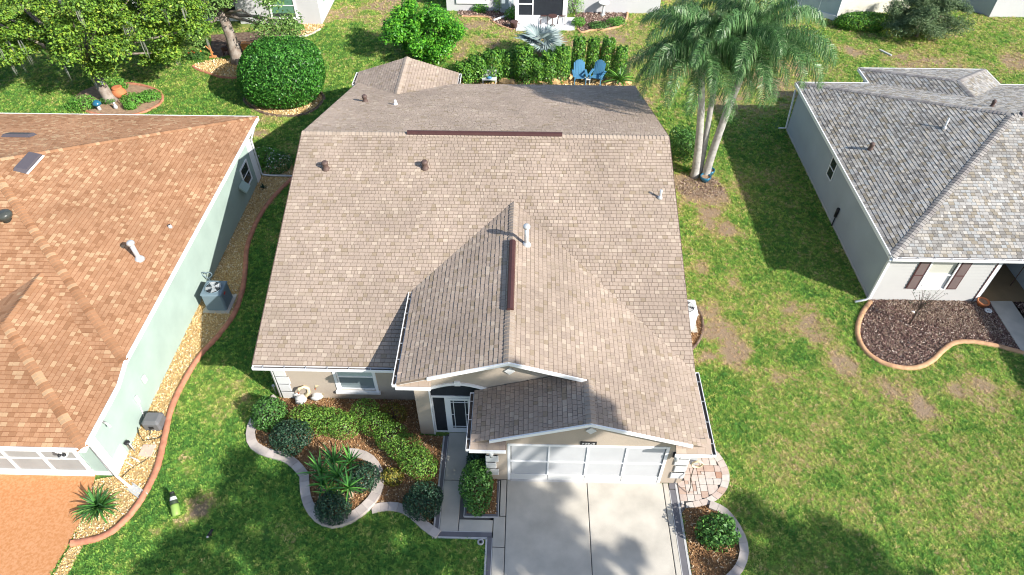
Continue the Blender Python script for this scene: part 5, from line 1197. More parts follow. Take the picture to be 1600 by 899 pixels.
# ------------------------------------------------------------------ broadleaf trees with limbs
def tree(base, fork, crown, rad, label, m, nclump, nleaf, lsize, seed, r0=.3, moss=0, clump_r=(.7,1.25), low=-.9, name='oak_tree', group=None, clumps=None, radii=None, thick=.75, cat='tree', aspect=.5):
    rng = np.random.default_rng(seed); rnd = random.Random(seed); t_ = thing(name, label, cat, base, group); b, f, c = Vector(base), Vector(fork), Vector(crown)
    mb = MB().tube([b-Vector((0,0,.1)), b.lerp(f,.12), b.lerp(f,.5)+Vector((.04,.03,0)), f],[r0*1.45,r0*1.05,r0*.92,r0*.8],12); tr = part('trunk', mb, 'bark', t_)
    CC = []
    if clumps: CC = [Vector(q) for q in clumps]
    while len(CC) < nclump:
        d = rng.normal(0,1,3); d /= np.linalg.norm(d)
        if d[2] < low: continue
        q = c+Vector(d*np.array(rad)*(.35+.65*rng.random()**.5)); CC.append(q)
    lim = MB()
    for i, q in enumerate(CC[:26]):
        md = f.lerp(q,.5)+Vector((rnd.uniform(-.3,.3),rnd.uniform(-.3,.3),rnd.uniform(.0,.5))); lim.tube([f-Vector((0,0,.2)), md, q],[r0*.38,r0*.22,.025],6)
    part('limb', lim, 'bark', t_)
    PP, NN = [], []; per = nleaf//len(CC)
    for i, q in enumerate(CC):
        r_ = radii[i] if radii else rnd.uniform(*clump_r); P_, N_ = shell(per, q, (r_,r_,r_*(.62 if thick > .6 else .8)), thick, 7, .5, -.95, seed*1000+i, 1.2); N_ = N_*.5+np.array([0,0,.8]); PP.append(P_); NN.append(N_)
    crn = addcloud('crown', np.concatenate(PP), np.concatenate(NN), lsize, m, t_, aspect, .8)
    if moss:
        mm = MB()
        for k in range(moss):
            q = CC[rnd.randrange(len(CC))]; x, y = q.x+rnd.uniform(-.8,.8), q.y+rnd.uniform(-.8,.8); z = q.z-rnd.uniform(.1,.4); L = rnd.uniform(.5,1.3)
            for s_ in range(5):
                dx, dy = rnd.uniform(-.1,.1), rnd.uniform(-.1,.1); w_ = rnd.uniform(.008,.022); l2 = L*rnd.uniform(.5,1); o = len(mm.v)
                mm.add([(x+dx-w_,y+dy,z),(x+dx+w_,y+dy,z),(x+dx*1.3+w_*1.2,y+dy*1.3,z-l2*.5),(x+dx*1.3-w_*1.2,y+dy*1.3,z-l2*.5),(x+dx*.8,y+dy*.8,z-l2)],[(0,1,2,3),(3,2,4)])
        part('moss', mm, 'moss', t_, kind='stuff')
    return t_
tree((-23.45,34.0,0),(-24.3,34.5,2.1),(-24.8,35.6,4.3),(7.6,3.6,2.7),'big oak with hanging moss over the lawn behind the green house','oakleaf',130,105000,.17,21,.30,120,(.55,1.0))
tree((-17.7,38.8,0),(-17.9,39.0,3.1),(-17.4,39.4,4.9),(5.0,3.2,2.0),'grey barked tree with pale leaves in front of the white back house','oakleaf2',38,19000,.18,22,.34,22,low=-.6,clumps=[(-14.8,38.6,2.1),(-14.2,39.2,2.4),(-15.3,38.4,2.6),(-13.9,38.7,2.0),(-20.2,38.0,2.3),(-19.6,37.6,2.0),(-20.8,38.6,2.9)])
tree((-6.4,39.8,0),(-6.4,39.8,.5),(-6.4,39.8,1.6),(2.15,1.7,1.6),'large bright green rounded bush behind the roof gable','bushleaf',56,25000,.175,31,.10,0,(.45,.8),-.8,name='bush',cat='shrub')
tree((25.3,43.4,0),(25.3,43.4,.5),(25.3,43.5,1.35),(2.45,2.1,1.5),'large grey green feathery shrub on the lawn behind the grey house','featherleaf',64,24000,.2,32,.10,0,(.4,.8),-.8,name='bush',cat='shrub',aspect=.2)
# tall trees of the front yard: they stand below the picture and shade the lawn and the driveway
SH = [('tall front yard tree shading the garage roof and the driveway', [(-5.6,14.0,18.0,.6),(-4.6,14.4,18.3,.9),(-3.7,14.5,18.6,.9),(-2.9,14.2,18.3,.7),(-4.1,13.7,17.9,.8),(-5.8,15.3,18.9,.6),(-2.2,13.7,17.8,.8),(-1.6,13.1,17.4,.5),(-.9,10.6,15.4,.7),(-.2,11.3,15.8,.5),(-.3,10.3,15.2,.9),(.5,9.5,14.6,.9),(1.3,8.7,14.2,.9),(.0,8.5,13.6,.8),(2.3,8.0,14.0,.7),(-.8,9.4,13.8,.9),(.9,10.4,15.8,.5),(3.3,8.6,14.4,.45),(1.9,7.4,13.2,.9)]),
      ('tall front yard tree shading the lawn in front of the yucca ring', [(-2.0,8.8,14.0,.9),(-3.2,8.5,13.2,1.0),(-4.6,8.8,13.6,1.0),(-5.9,8.6,13.4,1.0),(-1.9,9.9,15.0,.8),(-3.0,7.6,12.6,1.0),(-4.9,7.6,12.4,1.0),(-3.6,9.9,15.0,.6),(-6.4,9.6,14.6,.6),(-2.8,10.6,15.6,.5)]),
      ('tall front yard tree shading the lawn beside the orange driveway', [(-7.0,11.3,15.6,.5),(-9.6,9.9,14.4,.5),(-8.5,9.6,14.2,.65),(-7.7,10.6,15.2,.7),(-9.6,8.4,13.2,.6),(-7.2,8.5,13.4,.6),(-8.9,11.2,15.6,.6),(-8.6,8.0,12.6,.8),(-10.2,7.7,12.0,.7),(-7.0,9.5,14.4,.45)]),
      ('tall front yard tree shading the lawn right of the driveway', [(7.1,10.2,14.4,.5),(9.0,9.2,13.4,.7),(10.3,8.8,12.8,.55),(11.6,7.8,12.2,.5),(7.5,9.2,13.8,.8),(8.4,8.4,13.0,.7),(9.4,8.0,12.4,.65),(10.6,7.8,12.2,.6),(7.0,8.1,12.4,.7),(8.2,7.2,11.8,.8),(6.5,9.4,14.0,.45),(9.9,7.2,11.4,.8),(5.8,8.2,12.6,.4)])]
for i, (lab, bl) in enumerate(SH):
    kx, ky = SUN.x/SUN.z, SUN.y/SUN.z
    CL, RL = [], []; rnd = random.Random(90+i)
    for ex_, ey_, z, r_ in bl:
        for k in range(5):
            an = k*1.2566+rnd.uniform(-.5,.5); dd = r_*rnd.uniform(.55,1.15) if k else r_*.15; z2 = z+rnd.uniform(-.5,.5)
            CL.append((ex_+dd*math.cos(an)+kx*z2, ey_+dd*math.sin(an)+ky*z2, z2)); RL.append(r_*rnd.uniform(.34,.58))
    cx_ = sum(q[0] for q in CL)/len(CL); by = min(q[1] for q in CL)-1.0; lo = min(q[2] for q in CL)
    tree((cx_,by,0),(cx_+.1,by+.2,lo-2.0),(cx_,by,lo),(1,1,1),lab,'oakleaf',len(CL),260*len(CL),.19,60+i,.22,0,(.75,1.1),-.95,group='tall trees of the front yard',clumps=CL,thick=.6,radii=RL)
# bare little tree in the brown bed
x, y = gc(1420,508); t_ = thing('bare_tree', 'thin nearly leafless little tree in front of the shuttered window', 'tree', (x,y,0)); rnd = random.Random(11); mb = MB().tube([(x,y,-.05),(x+.02,y,.6),(x,y+.03,1.2)],[.04,.03,.025],6); part('trunk', mb, 'twig', t_); br = MB(); TP = []
for k in range(22):
    a = rnd.uniform(0,6.28); L = rnd.uniform(.45,.95); e = rnd.uniform(.5,1.3); s0 = Vector((x,y,rnd.uniform(.6,1.2))); p1 = s0+Vector((math.cos(a)*math.cos(e),math.sin(a)*math.cos(e),math.sin(e)))*L*.6; p2 = p1+Vector((math.cos(a+.4)*math.cos(e),math.sin(a+.4)*math.cos(e),math.sin(e)))*L*.5; br.tube([s0,p1,p2],[.012,.009,.005],4); TP += [p1,p2,(p1+p2)/2]
part('branch', br, 'twig', t_); P_ = np.array([tuple(p) for p in TP for _ in range(2)])+RNG.normal(0,.05,(len(TP)*2,3)); addcloud('crown', P_, np.tile([0,0,1.],(len(P_),1)), .06, 'darkleaf', t_, .5)
# ferns and lilies under the oak, plants by the back houses
for i, (u, v, r_, h, m, lab) in enumerate(((132,167,.75,.35,'fern','bright fern clump left of the oak trunk'),(185,140,.6,.4,'fern','tall grassy clump right of the oak trunk'),(212,160,.7,.3,'fern','green fern mass right of the terracotta urn'),(235,154,.6,.28,'fern','fern clump at the right tip of the bed under the oak'),(170,160,.35,.2,'midleaf','small green plant at the oak foot'),(205,170,.3,.25,'fern','small fern at the near edge of the oak bed'),(308,92,.5,.3,'midleaf','low plant with red flowers left of the grey bark tree'),(802,30,.5,.5,'bushleaf','leafy green plant left of the back patio door'),(782,16,.7,.9,'yuccalime','lime green tall shrub beside the white downspout'),(750,18,.5,.35,'bushleaf','low green shrub under the back window'),(897,22,.55,1.0,'yuccalime','tall light green shrub right of the back patio'),(903,40,.4,.35,'fern','low plant at the patio corner by the birdbath bed'),(963,38,.6,.25,'fern','ground cover along the birdbath bed kerb'),(935,43,.6,.18,'midleaf','low ground cover at the front of the birdbath bed'),(946,3,.7,.4,'bushleaf','green plants at the back of the birdbath bed'),(468,46,.3,.2,'fern','small plant below the white house window'),(905,2,.6,1.1,'bushleaf','tall green shrub by the back house corner'))):
    x, y = gc(u, v); shrub((x,y,h*.6),(r_,r_*.8,h),int(1100*r_+300),.13,m,lab,'plant',aspect=.3,amp=.45,thick=.6,name='plant',seed=700+i)
x, y = gc(308,92); pz_, nz_ = shell(40,(x,y,.3),(.5,.4,.3),.1,6,.3,.1,3); single('flower_cluster', MB().ball((x+.3,y+.15,.4),.07,6).ball((x-.2,y+.1,.42),.08,6).ball((x,y-.1,.45),.06,6).ball((x-.4,y,.38),.06,6), 'wreath', 'red orange flower heads above the low plant by the pebble bed', 'flowers', (x,y,.3))

# ================================================================== THINGS STANDING ABOUT
# outdoor unit beside the green house
def unit(c, s, h, m, label):
    x, y = c; t_ = thing('outdoor_unit', label, 'air conditioner', (x,y,0)); a = s/2
    part('base_pad', MB().box(x-a-.12,x+a+.12,y-a-.12,y+a+.1,0,.07), 'concrete', t_)
    part('casing', MB().bevbox(x-a,x+a,y-a,y+a,.07,h-.06,.05), m, t_)
    r_ = a*.80
    part('lid', MB().bevbox(x-a-.015,x+a+.015,y-a-.015,y+a+.015,h-.06,h-.006,.03), m, t_)
    part('shade_disc', MB().lathe([(r_,h-.03),(r_,h+.002)],(x,y,0),24), 'black', t_)  # flat black disc, its colour stands in for shade inside the fan opening
    part('rim', MB().tube([(x+r_*math.cos(2*math.pi*k/24), y+r_*math.sin(2*math.pi*k/24), h+.005) for k in range(25)],.018,6), m, t_)
    fan_ = MB()
    for k in range(4):
        an = k*math.pi/2+.4; d = Vector((math.cos(an),math.sin(an),0)); e = Vector((-d.y,d.x,0)); b0 = Vector((x,y,h+.03)); fan_.add([b0+d*.06-e*.03,b0+d*r_*.9-e*.13-Vector((0,0,.02)),b0+d*r_*.9+e*.12+Vector((0,0,.03)),b0+d*.06+e*.05],[(0,1,2,3)])
    fan_.lathe([(.07,h+.003),(.07,h+.035),(.04,h+.045)],(x,y,0),10); part('fan', fan_, 'lightgrey', t_)
    gm_ = MB()
    for rr in (.35,.6,.85):
        pts = [(x+r_*rr*math.cos(2*math.pi*k/18), y+r_*rr*math.sin(2*math.pi*k/18), h+.065) for k in range(19)]; gm_.tube(pts,.004,4)
    for k in range(8): an = k*math.pi/4; gm_.tube([(x+.05*math.cos(an),y+.05*math.sin(an),h+.065),(x+r_*math.cos(an),y+r_*math.sin(an),h+.02)],.004,4)
    part('grille', gm_, m, t_)
    for f in range(9): part('louvre', MB().box(x+a+.001,x+a+.012,y-a+.08,y+a-.08,.16+f*(h-.35)/9,.16+f*(h-.35)/9+.03), m, t_)
    return t_
u1 = unit((-12.08,18.42), .80, .95, 'ac', 'blue grey outdoor unit with fan grille on the gravel by the green wall'); part('badge', MB().box(-12.08+.413,-12.08+.42,18.25,18.4,.72,.80), 'red', u1)
t_ = unit((6.2,17.85), .78, .92, 'acpale', 'pale outdoor unit half hidden by the right eave of the tan house')
# small grey generator like box further down
x, y = -12.42, 12.75; t_ = thing('utility_box', 'small grey box with a dark socket on the gravel by the green wall', 'utility box', (x,y,0)); mb = MB().bevbox(x-.30,x+.30,y-.26,y+.26,.02,.42,.06); part('casing', mb, 'greybox', t_); part('lid', MB().bevbox(x-.24,x+.24,y-.20,y+.20,.421,.46,.03), 'greybox', t_); part('socket', MB().box(x-.07,x+.09,y-.275,y-.262,.16,.27), 'black', t_)
single('hose', MB().tube([(-12.4,12.45,.2),(-12.45,12.3,.05),(-12.25,12.15,.04),(-12.0,12.3,.05),(-11.98,12.55,.05),(-12.1,12.2,.05),(-12.6,12.1,.04),(-12.8,12.3,.05),(-12.88,12.5,.2)],.016,6), 'hose', 'dark looped hose lying in front of the small grey box', 'hose', (-12.4,12.3,.05))
single('hose', MB().tube([(-11.95,12.2,.04),(-11.9,11.9,.04),(-12.0,11.6,.04),(-12.3,11.3,.04),(-12.6,11.0,.04),(-12.72,10.75,.05)],.013,6), 'hose', 'thin dark hose running to the green house corner', 'hose', (-12.3,11.3,.04))
single('stepping_stone', MB().bevbox(-12.52,-12.08,11.5,11.95,.0,.07,.015), 'pink', 'pinkish square paver on the gravel by the pipes', 'paver', (-12.3,11.7,0))
t_ = thing('valve_assembly', 'cluster of pipes and valves at the foot of the green wall', 'pipes', (-12.75,11.6,0)); part('pipe', MB().tube([(-12.88,11.75,.05),(-12.88,11.75,.5),(-12.7,11.7,.5),(-12.7,11.7,.05)],.025,6), 'galv', t_); part('pipe', MB().tube([(-12.8,11.5,.03),(-12.45,11.35,.05)],.025,6), 'white', t_); part('pipe', MB().tube([(-12.85,11.3,.03),(-12.55,11.15,.05)],.022,6), 'white', t_); part('valve', MB().lathe([(.05,.45),(.09,.48),(.09,.52),(.04,.55)],(-12.79,11.72,0),10), 'black', t_)
t_ = thing('splash_block', 'grey plastic splash block under the white downspout end', 'splash block', (-11.95,10.25,0)); mb = MB()
mb.bar((-12.3,10.42,.04),(-11.72,10.08,.03),.26,.03); mb.bar((-12.26,10.52,.08),(-11.66,10.18,.06),.025,.08); mb.bar((-12.36,10.32,.08),(-11.78,9.98,.06),.025,.08); part('tray', mb, 'lightgrey', t_)
# heart garden stake
p = G(318,448); hx, hy = -12.72, 19.35; t_ = thing('garden_stake', 'blue metal heart on a stake behind the outdoor unit', 'garden ornament', (hx,hy,0)); part('rod', MB().tube([(hx,hy,-.05),(hx,hy,.55)],.014,5), 'ac', t_)
pts = [(hx+.013*16*math.sin(t)**3, hy, .72+.013*(13*math.cos(t)-5*math.cos(2*t)-2*math.cos(3*t)-math.cos(4*t))) for t in [2*math.pi*k/24 for k in range(25)]]; part('heart', MB().tube(pts,.02,5), 'ac', t_)
# marker post on the left lawn
p = G(277,806); UM = .8
t_ = thing('utility_marker', 'lime green short tube with a black white labelled cap lying on the lawn', 'utility marker', (p.x,p.y,0)); x, y = p.x, p.y
d = Vector((-.35,.82,.45)).normalized()*UM; b0 = Vector((x,y,.08)); part('tube', MB().tube([b0-d*.05,b0,b0+d*.36,b0+d*.40],[.11,.125,.125,.10],14), 'limeplastic', t_); part('cap', MB().tube([b0+d*.40,b0+d*.42,b0+d*.62,b0+d*.8],[.125,.13,.09,.065],12), 'darkgreen', t_); part('label', MB().tube([b0+d*.55,b0+d*.68],[.112,.086],12,False), 'white', t_); part('cap', MB().tube([b0+d*.8,b0+d*.88],[.075,.06],10), 'black', t_)
p = G(330,838); t_ = thing('lawn_spike_light', 'small black spike light on the shaded left lawn', 'garden light', (p.x,p.y,0)); part('stake', MB().tube([(p.x,p.y,-.03),(p.x+.02,p.y+.05,.16)],.02,6), 'black', t_); part('lamp_head', MB().tube([(p.x-.02,p.y-.07,.15),(p.x+.06,p.y+.13,.2)],[.045,.04],8), 'black', t_); part('lens', MB().ball((p.x-.03,p.y-.09,.15),.04,8), 'lightgrey', t_)
p = G(751,848); t_ = thing('sprinkler_head', 'round sprinkler ring in the lawn corner by the walk', 'sprinkler', (p.x,p.y,0)); part('collar', MB().lathe([(.10,0),(.10,.06),(.055,.06),(.055,.02)],(p.x,p.y,0),14), 'linewhite', t_); part('nozzle', MB().lathe([(.035,0),(.035,.07),(.02,.08)],(p.x,p.y,0),10), 'black', t_)
# swan planters under the bedroom window
def swan(u, v, rz, label):
    x, y = gc(u, v); t_ = thing('swan_planter', label, 'planter', (x,y,0), 'swan planters by the house wall'); c, s_ = math.cos(rz), math.sin(rz); W = lambda a, b, z: (x+c*a-s_*b, y+s_*a+c*b, z)
    part('body', MB().ball(W(0,0,.17),(.21,.19,.16),14), 'white', t_); part('neck', MB().tube([W(.16,0,.2),W(.32,0,.36),W(.34,0,.58),W(.22,0,.74),W(.06,0,.72),W(.0,0,.58)],[.075,.065,.06,.055,.065,.035],8), 'cream', t_); part('beak', MB().tube([W(.0,0,.58),W(-.02,0,.46)],[.035,.012],6), 'wreath', t_); part('wing', MB().ball(W(-.08,.17,.22),(.16,.05,.12),8).ball(W(-.08,-.17,.22),(.16,.05,.12),8), 'white', t_)
swan(472,628,.5,'white swan planter nearer the house corner'); swan(498,622,.2,'white swan planter nearer the bedroom window')
p = G(436,618); t_ = thing('hose_bib', 'grey tap pipe at the house corner by the cornerstones', 'tap', (p.x,p.y,0)); part('pipe', MB().tube([(p.x-.1,p.y+.05,-.02),(p.x-.1,p.y+.05,.45),(p.x-.04,p.y+.02,.5)],.025,6), 'galv', t_); part('handle', MB().lathe([(.05,.5),(.05,.52)],(p.x-.1,p.y+.05,0),8), 'lightgrey', t_)
# coiled hose and tap on the paved patio
t_ = thing('hose_reel', 'coiled pale garden hose hanging beside the right garage cornerstones', 'garden hose', (5.32,11.2,0)); 
pts = [(5.38+.17*math.cos(a)*(1-.02*a/6), 11.0-.10+.014*a/6, 1.25+.17*math.sin(a)) for a in [k*.4 for k in range(50)]]; part('coil', MB().tube(pts,.018,5), 'cream', t_); part('hanger', MB().box(5.17,5.4,10.94,11.12,1.2,1.3), 'lightgrey', t_); part('hose_end', MB().tube([(5.3,10.9,1.1),(5.25,10.75,.7),(5.32,10.7,.35),(5.28,10.6,.09)],.016,5), 'hose', t_)
# right house odds and ends
x, y = gc(1532,478); t_ = thing('flower_pot', 'empty round terracotta pot at the edge of the grey house porch', 'pot', (x,y,0)); part('pot', MB().lathe([(.14,0),(.2,.18),(.235,.18),(.235,.25),(.19,.25),(.18,.16)],(x,y,.03),18), 'terrapot', t_); part('potting_soil', MB().lathe([(.18,.15),(.18,.19)],(x,y,.03),14), 'soil', t_)
x, y = gc(1543,487); single('garden_ring', MB().lathe([(.13,0),(.14,.05),(.06,.05),(.05,.01)],(x,y,.03),14), 'flowerwhite', 'small white ring on the dark mulch near the terracotta pot', 'ring', (x,y,0))
x, y = gc(1426,489); single('garden_stone', MB().ball((x,y,.04),(.09,.06,.05),8), 'flowerwhite', 'white stone on the brown bed under the little bare tree', 'stone', (x,y,0))
p = GY(1588,415,20.6); wx_, wz_ = 20.38, 1.75; t_ = thing('wreath', 'round orange red wreath on the porch wall of the grey house', 'wreath', (19.98,20.2,1.7)); P_ = []
rr_ = RNG.uniform(0,6.28,700); q_ = RNG.normal(0,.06,(700,3)); P_ = np.stack([19.98+.24*np.cos(rr_), np.full(700,20.15), 1.75+.24*np.sin(rr_)],-1)+q_; addcloud('petals', P_, np.tile([-.3,-1.,.3],(700,1)), .09, 'wreath', t_, .7); part('hoop', MB().tube([(19.98+.24*math.cos(a),20.15,1.75+.24*math.sin(a)) for a in [k*.3 for k in range(22)]],.03,6), 'iron', t_); part('hanger_stand', MB().tube([(19.98,20.22,.03),(19.98,20.22,1.55)],.02,6), 'iron', t_)
x, y = gc(1553,440); t_ = thing('folded_chair', 'pale folded cloth seat standing on the grey house porch', 'chair', (18.55,20.6,.03)); part('seat', MB().vprism([(18.35,20.5,.05),(18.85,20.45,.05),(18.6,20.7,.5)],(0,.05,0)), 'bluewall', t_); part('leg', MB().bar((18.36,20.52,.03),(18.6,20.72,.5),.025,.025).bar((18.84,20.47,.03),(18.6,20.72,.5),.025,.025), 'galv', t_)
# blue pots at the palms
for u, v, r_, lab in ((1101,283,.25,'blue glazed pot in front of the palm trunks'),(1108,273,.22,'second blue glazed pot right behind the palm trunks')):
    x, y = gc(u, v); t_ = thing('glazed_pot', lab, 'pot', (x,y,0)); part('pot', MB().lathe([(r_*.7,0),(r_,.2),(r_*1.05,.30),(r_*.9,.30),(r_*.85,.22)],(x,y,0),18), 'bluepot', t_); part('potting_soil', MB().lathe([(r_*.85,.2),(r_*.85,.23)],(x,y,0),14), 'soil', t_)
# adirondack chairs
def adirondack():
    t_ = thing('adirondack_chair', 'left blue slatted garden chair facing the house on the rock bed', 'chair', (0,0,0), 'blue garden chairs')
    for k in range(7):
        xx = -.27+.09*k; h = 1.12-.018*(k-3)**2; part('back_slat', MB().vprism([(xx-.038,.28,.30),(xx+.038,.28,.30),(xx+.045,.55,h),(xx+.0,.56,h+.03),(xx-.045,.55,h)],(0,.022,0)), 'blue', t_)
    for k in range(5): yy = -.28+.12*k; part('seat_slat', MB().box(-.28,.28,yy,yy+.10,.385-.022*k,.41-.022*k), 'blue', t_)
    for s_ in (-1,1):
        part('armrest', MB().bevbox(s_*.36-.07,s_*.36+.07,-.38,.45,.56,.585,.01), 'blue', t_); part('front_leg', MB().box(s_*.32-.02,s_*.32+.02,-.34,-.24,0,.56), 'blue', t_); part('side_rail', MB().bar((s_*.29,-.30,.36),(s_*.29,.62,.06),.03,.10), 'blue', t_)
    return t_
ch = adirondack(); ch.scale = (1.02,1.02,1.02); p = G(905,128); ch.location = (p.x,p.y-.1,0); ch.rotation_euler = (0,0,.06)
p = G(930,128); dup(ch, (p.x+.05,p.y-.1,0), -.38, 'right blue slatted garden chair turned towards its neighbour')
p = G(918,131); t_ = thing('side_table', 'small white low table between the blue chairs', 'table', (p.x,p.y,0)); part('tabletop', MB().box(p.x-.14,p.x+.14,p.y-.14,p.y+.14,.3,.33), 'white', t_)
for a in (-1,1):
    for b in (-1,1): part('leg', MB().box(p.x+a*.11-.015,p.x+a*.11+.015,p.y+b*.11-.015,p.y+b*.11+.015,0,.3), 'white', t_)
# pale bench by the porch roof
p = G(765,131); x, y = p.x, p.y-.15; t_ = thing('garden_bench', 'small pale bench with slatted back in front of the hedge', 'bench', (x,y,0))
part('seat', MB().box(x-.42,x+.42,y-.2,y+.18,.38,.42), 'white', t_); part('backrest', MB().box(x-.42,x-.36,y+.18,y+.22,.0,.85).box(x+.36,x+.42,y+.18,y+.22,.0,.85).box(x-.36,x+.36,y+.18,y+.22,.8,.85).box(x-.36,x+.36,y+.18,y+.22,.5,.55), 'white', t_)
for k in range(9): part('back_slat', MB().box(x-.34+.08*k,x-.31+.08*k,y+.19,y+.21,.55,.8), 'galv', t_)
for a in (-1,1): part('leg', MB().box(x+a*.37-.02,x+a*.37+.02,y-.19,y-.15,0,.38), 'white', t_)
single('cushion', MB().ball((x,y-.02,.47),(.16,.1,.08),10), 'blue', 'blue cushion on the pale bench', 'cushion', (x,y,.4))
# golden rocks
for i, (u, v, s_) in enumerate(((788,131,.35),(800,130,.28),(868,128,.5),(885,127,.42),(893,122,.4),(738,130,.25),(950,132,.25),(980,131,.3),(825,129,.25),(845,130,.22))):
    x, y = gc(u, v); mb = MB().ball((x,y,s_*.3),(s_,s_*.8,s_*.6),9); rnd = random.Random(i); mb.v = [tuple(Vector(q)+Vector((rnd.uniform(-.12,.12),rnd.uniform(-.12,.12),rnd.uniform(-.08,.08)))*s_) for q in mb.v]; mb.smooth = False
    single('rock', mb, 'limestone', ['golden rock nearest the right of the pale bench','low golden rock left of the silver palm','largest golden rock left of the blue chairs','golden rock touching the left blue chair','golden rock tucked behind the left blue chair','small golden rock left of the pale bench','small golden rock right of the blue chairs','golden rock at the foot of the cycad','small golden rock below the silver palm','flat little golden rock in the middle of the bed'][i], 'rock', (x,y,0), 'golden rocks behind the tan house')
# oak bed ornaments
x, y = gc(189,152); t_ = thing('urn', 'big round terracotta urn lying right of the oak trunk', 'urn', (x,y,0)); part('body', MB().ball((x,y,.28),(.42,.36,.3),14), 'terrapot', t_); part('rim', MB().lathe([(.2,.5),(.28,.55),(.28,.6),(.2,.6)],(x-.05,y+.06,0),14), 'terrapot', t_)
x, y = gc(156,172); t_ = thing('gnome_mushroom', 'blue capped white mushroom ornament beside the fern', 'garden ornament', (x,y,0)); part('cap', MB().lathe([(.24,.35),(.22,.44),(.13,.55),(.03,.59)],(x,y,0),14), 'bluepot', t_); part('stem', MB().lathe([(.12,0),(.09,.2),(.12,.36)],(x,y,0),10), 'white', t_)
x, y = gc(182,170); t_ = thing('garden_figure', 'small pale figure ornament in the soil under the oak', 'garden ornament', (x,y,0)); part('body', MB().lathe([(.10,0),(.12,.12),(.07,.26),(.03,.3)],(x,y,0),10), 'lightgrey', t_); part('head', MB().ball((x,y,.33),.07,8), 'white', t_)
x, y = -23.35, 33.82; t_ = thing('birdhouse', 'small grey birdhouse on the oak trunk', 'birdhouse', (x,y,1.2)); part('box', MB().box(x-.1,x+.1,y-.1,y+.1,1.15,1.4), 'lightgrey', t_); part('roof', MB().vprism([(x-.14,y-.13,1.4),(x+.14,y-.13,1.4),(x,y-.13,1.52)],(0,.26,0)), 'greybox', t_)
x, y = gc(333,90); t_ = thing('wooden_frame', 'rusty red wooden ornament left of the grey bark tree', 'garden ornament', (x,y,0)); part('post', MB().box(x-.04,x+.04,y-.04,y+.04,0,.8).bar((x-.25,y,.75),(x+.1,y,.3),.05,.05), 'wood', t_); part('base', MB().box(x-.2,x+.2,y-.15,y+.15,0,.08), 'wood', t_)
x, y = gc(354,86); t_ = thing('garden_animal', 'dark brown animal figure beside the grey bark tree', 'garden ornament', (x,y,0)); part('body', MB().ball((x,y,.4),(.25,.13,.17),10), 'iron', t_); part('head', MB().ball((x+.25,y,.62),(.1,.08,.1),8), 'iron', t_)
for a in (-.15,.15):
    for b in (-.07,.07): part('leg', MB().tube([(x+a,y+b,.35),(x+a,y+b,0)],.025,5), 'iron', t_)
x, y = gc(392,80); t_ = thing('planter_bench', 'orange wooden planter box behind the clipped dome', 'planter', (x,y,0)); part('box', MB().box(x-.45,x+.45,y-.2,y+.2,.3,.55), 'wood', t_)
for a in (-1,1): part('leg', MB().box(x+a*.4-.04,x+a*.4+.04,y-.2,y+.2,0,.3), 'wood', t_)
# ------------------------------------------------------------------ houses behind
def hiproof(x0,x1,y0,y1,z,par,m='cap_right',o=.45,s_=.33):
    x0-=o; x1+=o; y0-=o; y1+=o; t = min(x1-x0,y1-y0)/2; zt = z+s_*t; ym = (y0+y1)/2
    mb = MB().add([(x0,y0,z),(x1,y0,z),(x1,y1,z),(x0,y1,z),(x0+t,ym,zt),(x1-t,ym,zt),(x0,y0,z-.15),(x1,y0,z-.15),(x1,y1,z-.15),(x0,y1,z-.15)],[(0,1,5,4),(1,2,5),(2,3,4,5),(3,0,4),(6,7,1,0),(7,8,2,1),(8,9,3,2),(9,6,0,3),(9,8,7,6)]); part('roof', mb, m, par)
bh = thing('house', 'white house at the back left behind the grey bark tree', 'house', (-20,48,0)); part('wall', MB().box(-19.2,-13.75,44.2,56,0,2.5).box(-30,-19.2,47.2,56,0,2.5), 'housewhite', bh); hiproof(-30,-13.75,44.4,56,2.5,bh)
wn = MB(); wn.box(-17.0,-16.9,44.12,44.195,.5,2.3); wn.box(-15.35,-15.25,44.12,44.195,.5,2.3); wn.box(-16.9,-15.35,44.12,44.195,2.2,2.3); wn.box(-16.9,-15.35,44.14,44.195,1.75,1.8); wn.box(-16.9,-15.35,44.14,44.195,1.25,1.3); bw = part('window', wn, 'trim', bh); part('sill', MB().box(-17.05,-15.2,44.0,44.195,.38,.5), 'trim', bw)
gp = mat('green tinted pane', (.10,.22,.15), .15, spec=.6)
for a, b in ((.5,.75),(.75,1.25),(1.3,1.75),(1.8,2.2)): part('pane', MB().box(-16.9,-15.35,44.165,44.175,a+.004,b-.004), 'glass' if a < .6 else gp, bw)
sw_ = part('window', MB().box(-13.745,-13.70,45.3,45.36,.9,2.3).box(-13.745,-13.70,46.3,46.36,.9,2.3).box(-13.745,-13.70,45.36,46.3,2.24,2.3).box(-13.745,-13.7,45.36,46.3,.9,.96), 'trim', bh); part('pane', MB().box(-13.745,-13.735,45.36,46.3,.96,2.24), gp, sw_)
pf = MB()
for k in range(7): xx = -29.5+k*1.68; pf.box(xx-.05,xx+.05,44.6,44.7,0,2.4)
pf.box(-29.6,-19.3,44.6,44.7,1.1,1.18); pf.box(-29.6,-19.3,44.6,44.7,2.36,2.46); pf.box(-29.6,-19.3,44.6,44.7,.0,.25)
pw = part('porch_screen', pf, 'trim', bh)
for k in range(6):
    xx = -29.5+k*1.68; part('screen_panel', MB().box(xx+.055,xx+1.62,44.64,44.66,.255,1.095), 'screen', pw); part('screen_panel', MB().box(xx+.055,xx+1.62,44.64,44.66,1.185,2.355), 'screen', pw)
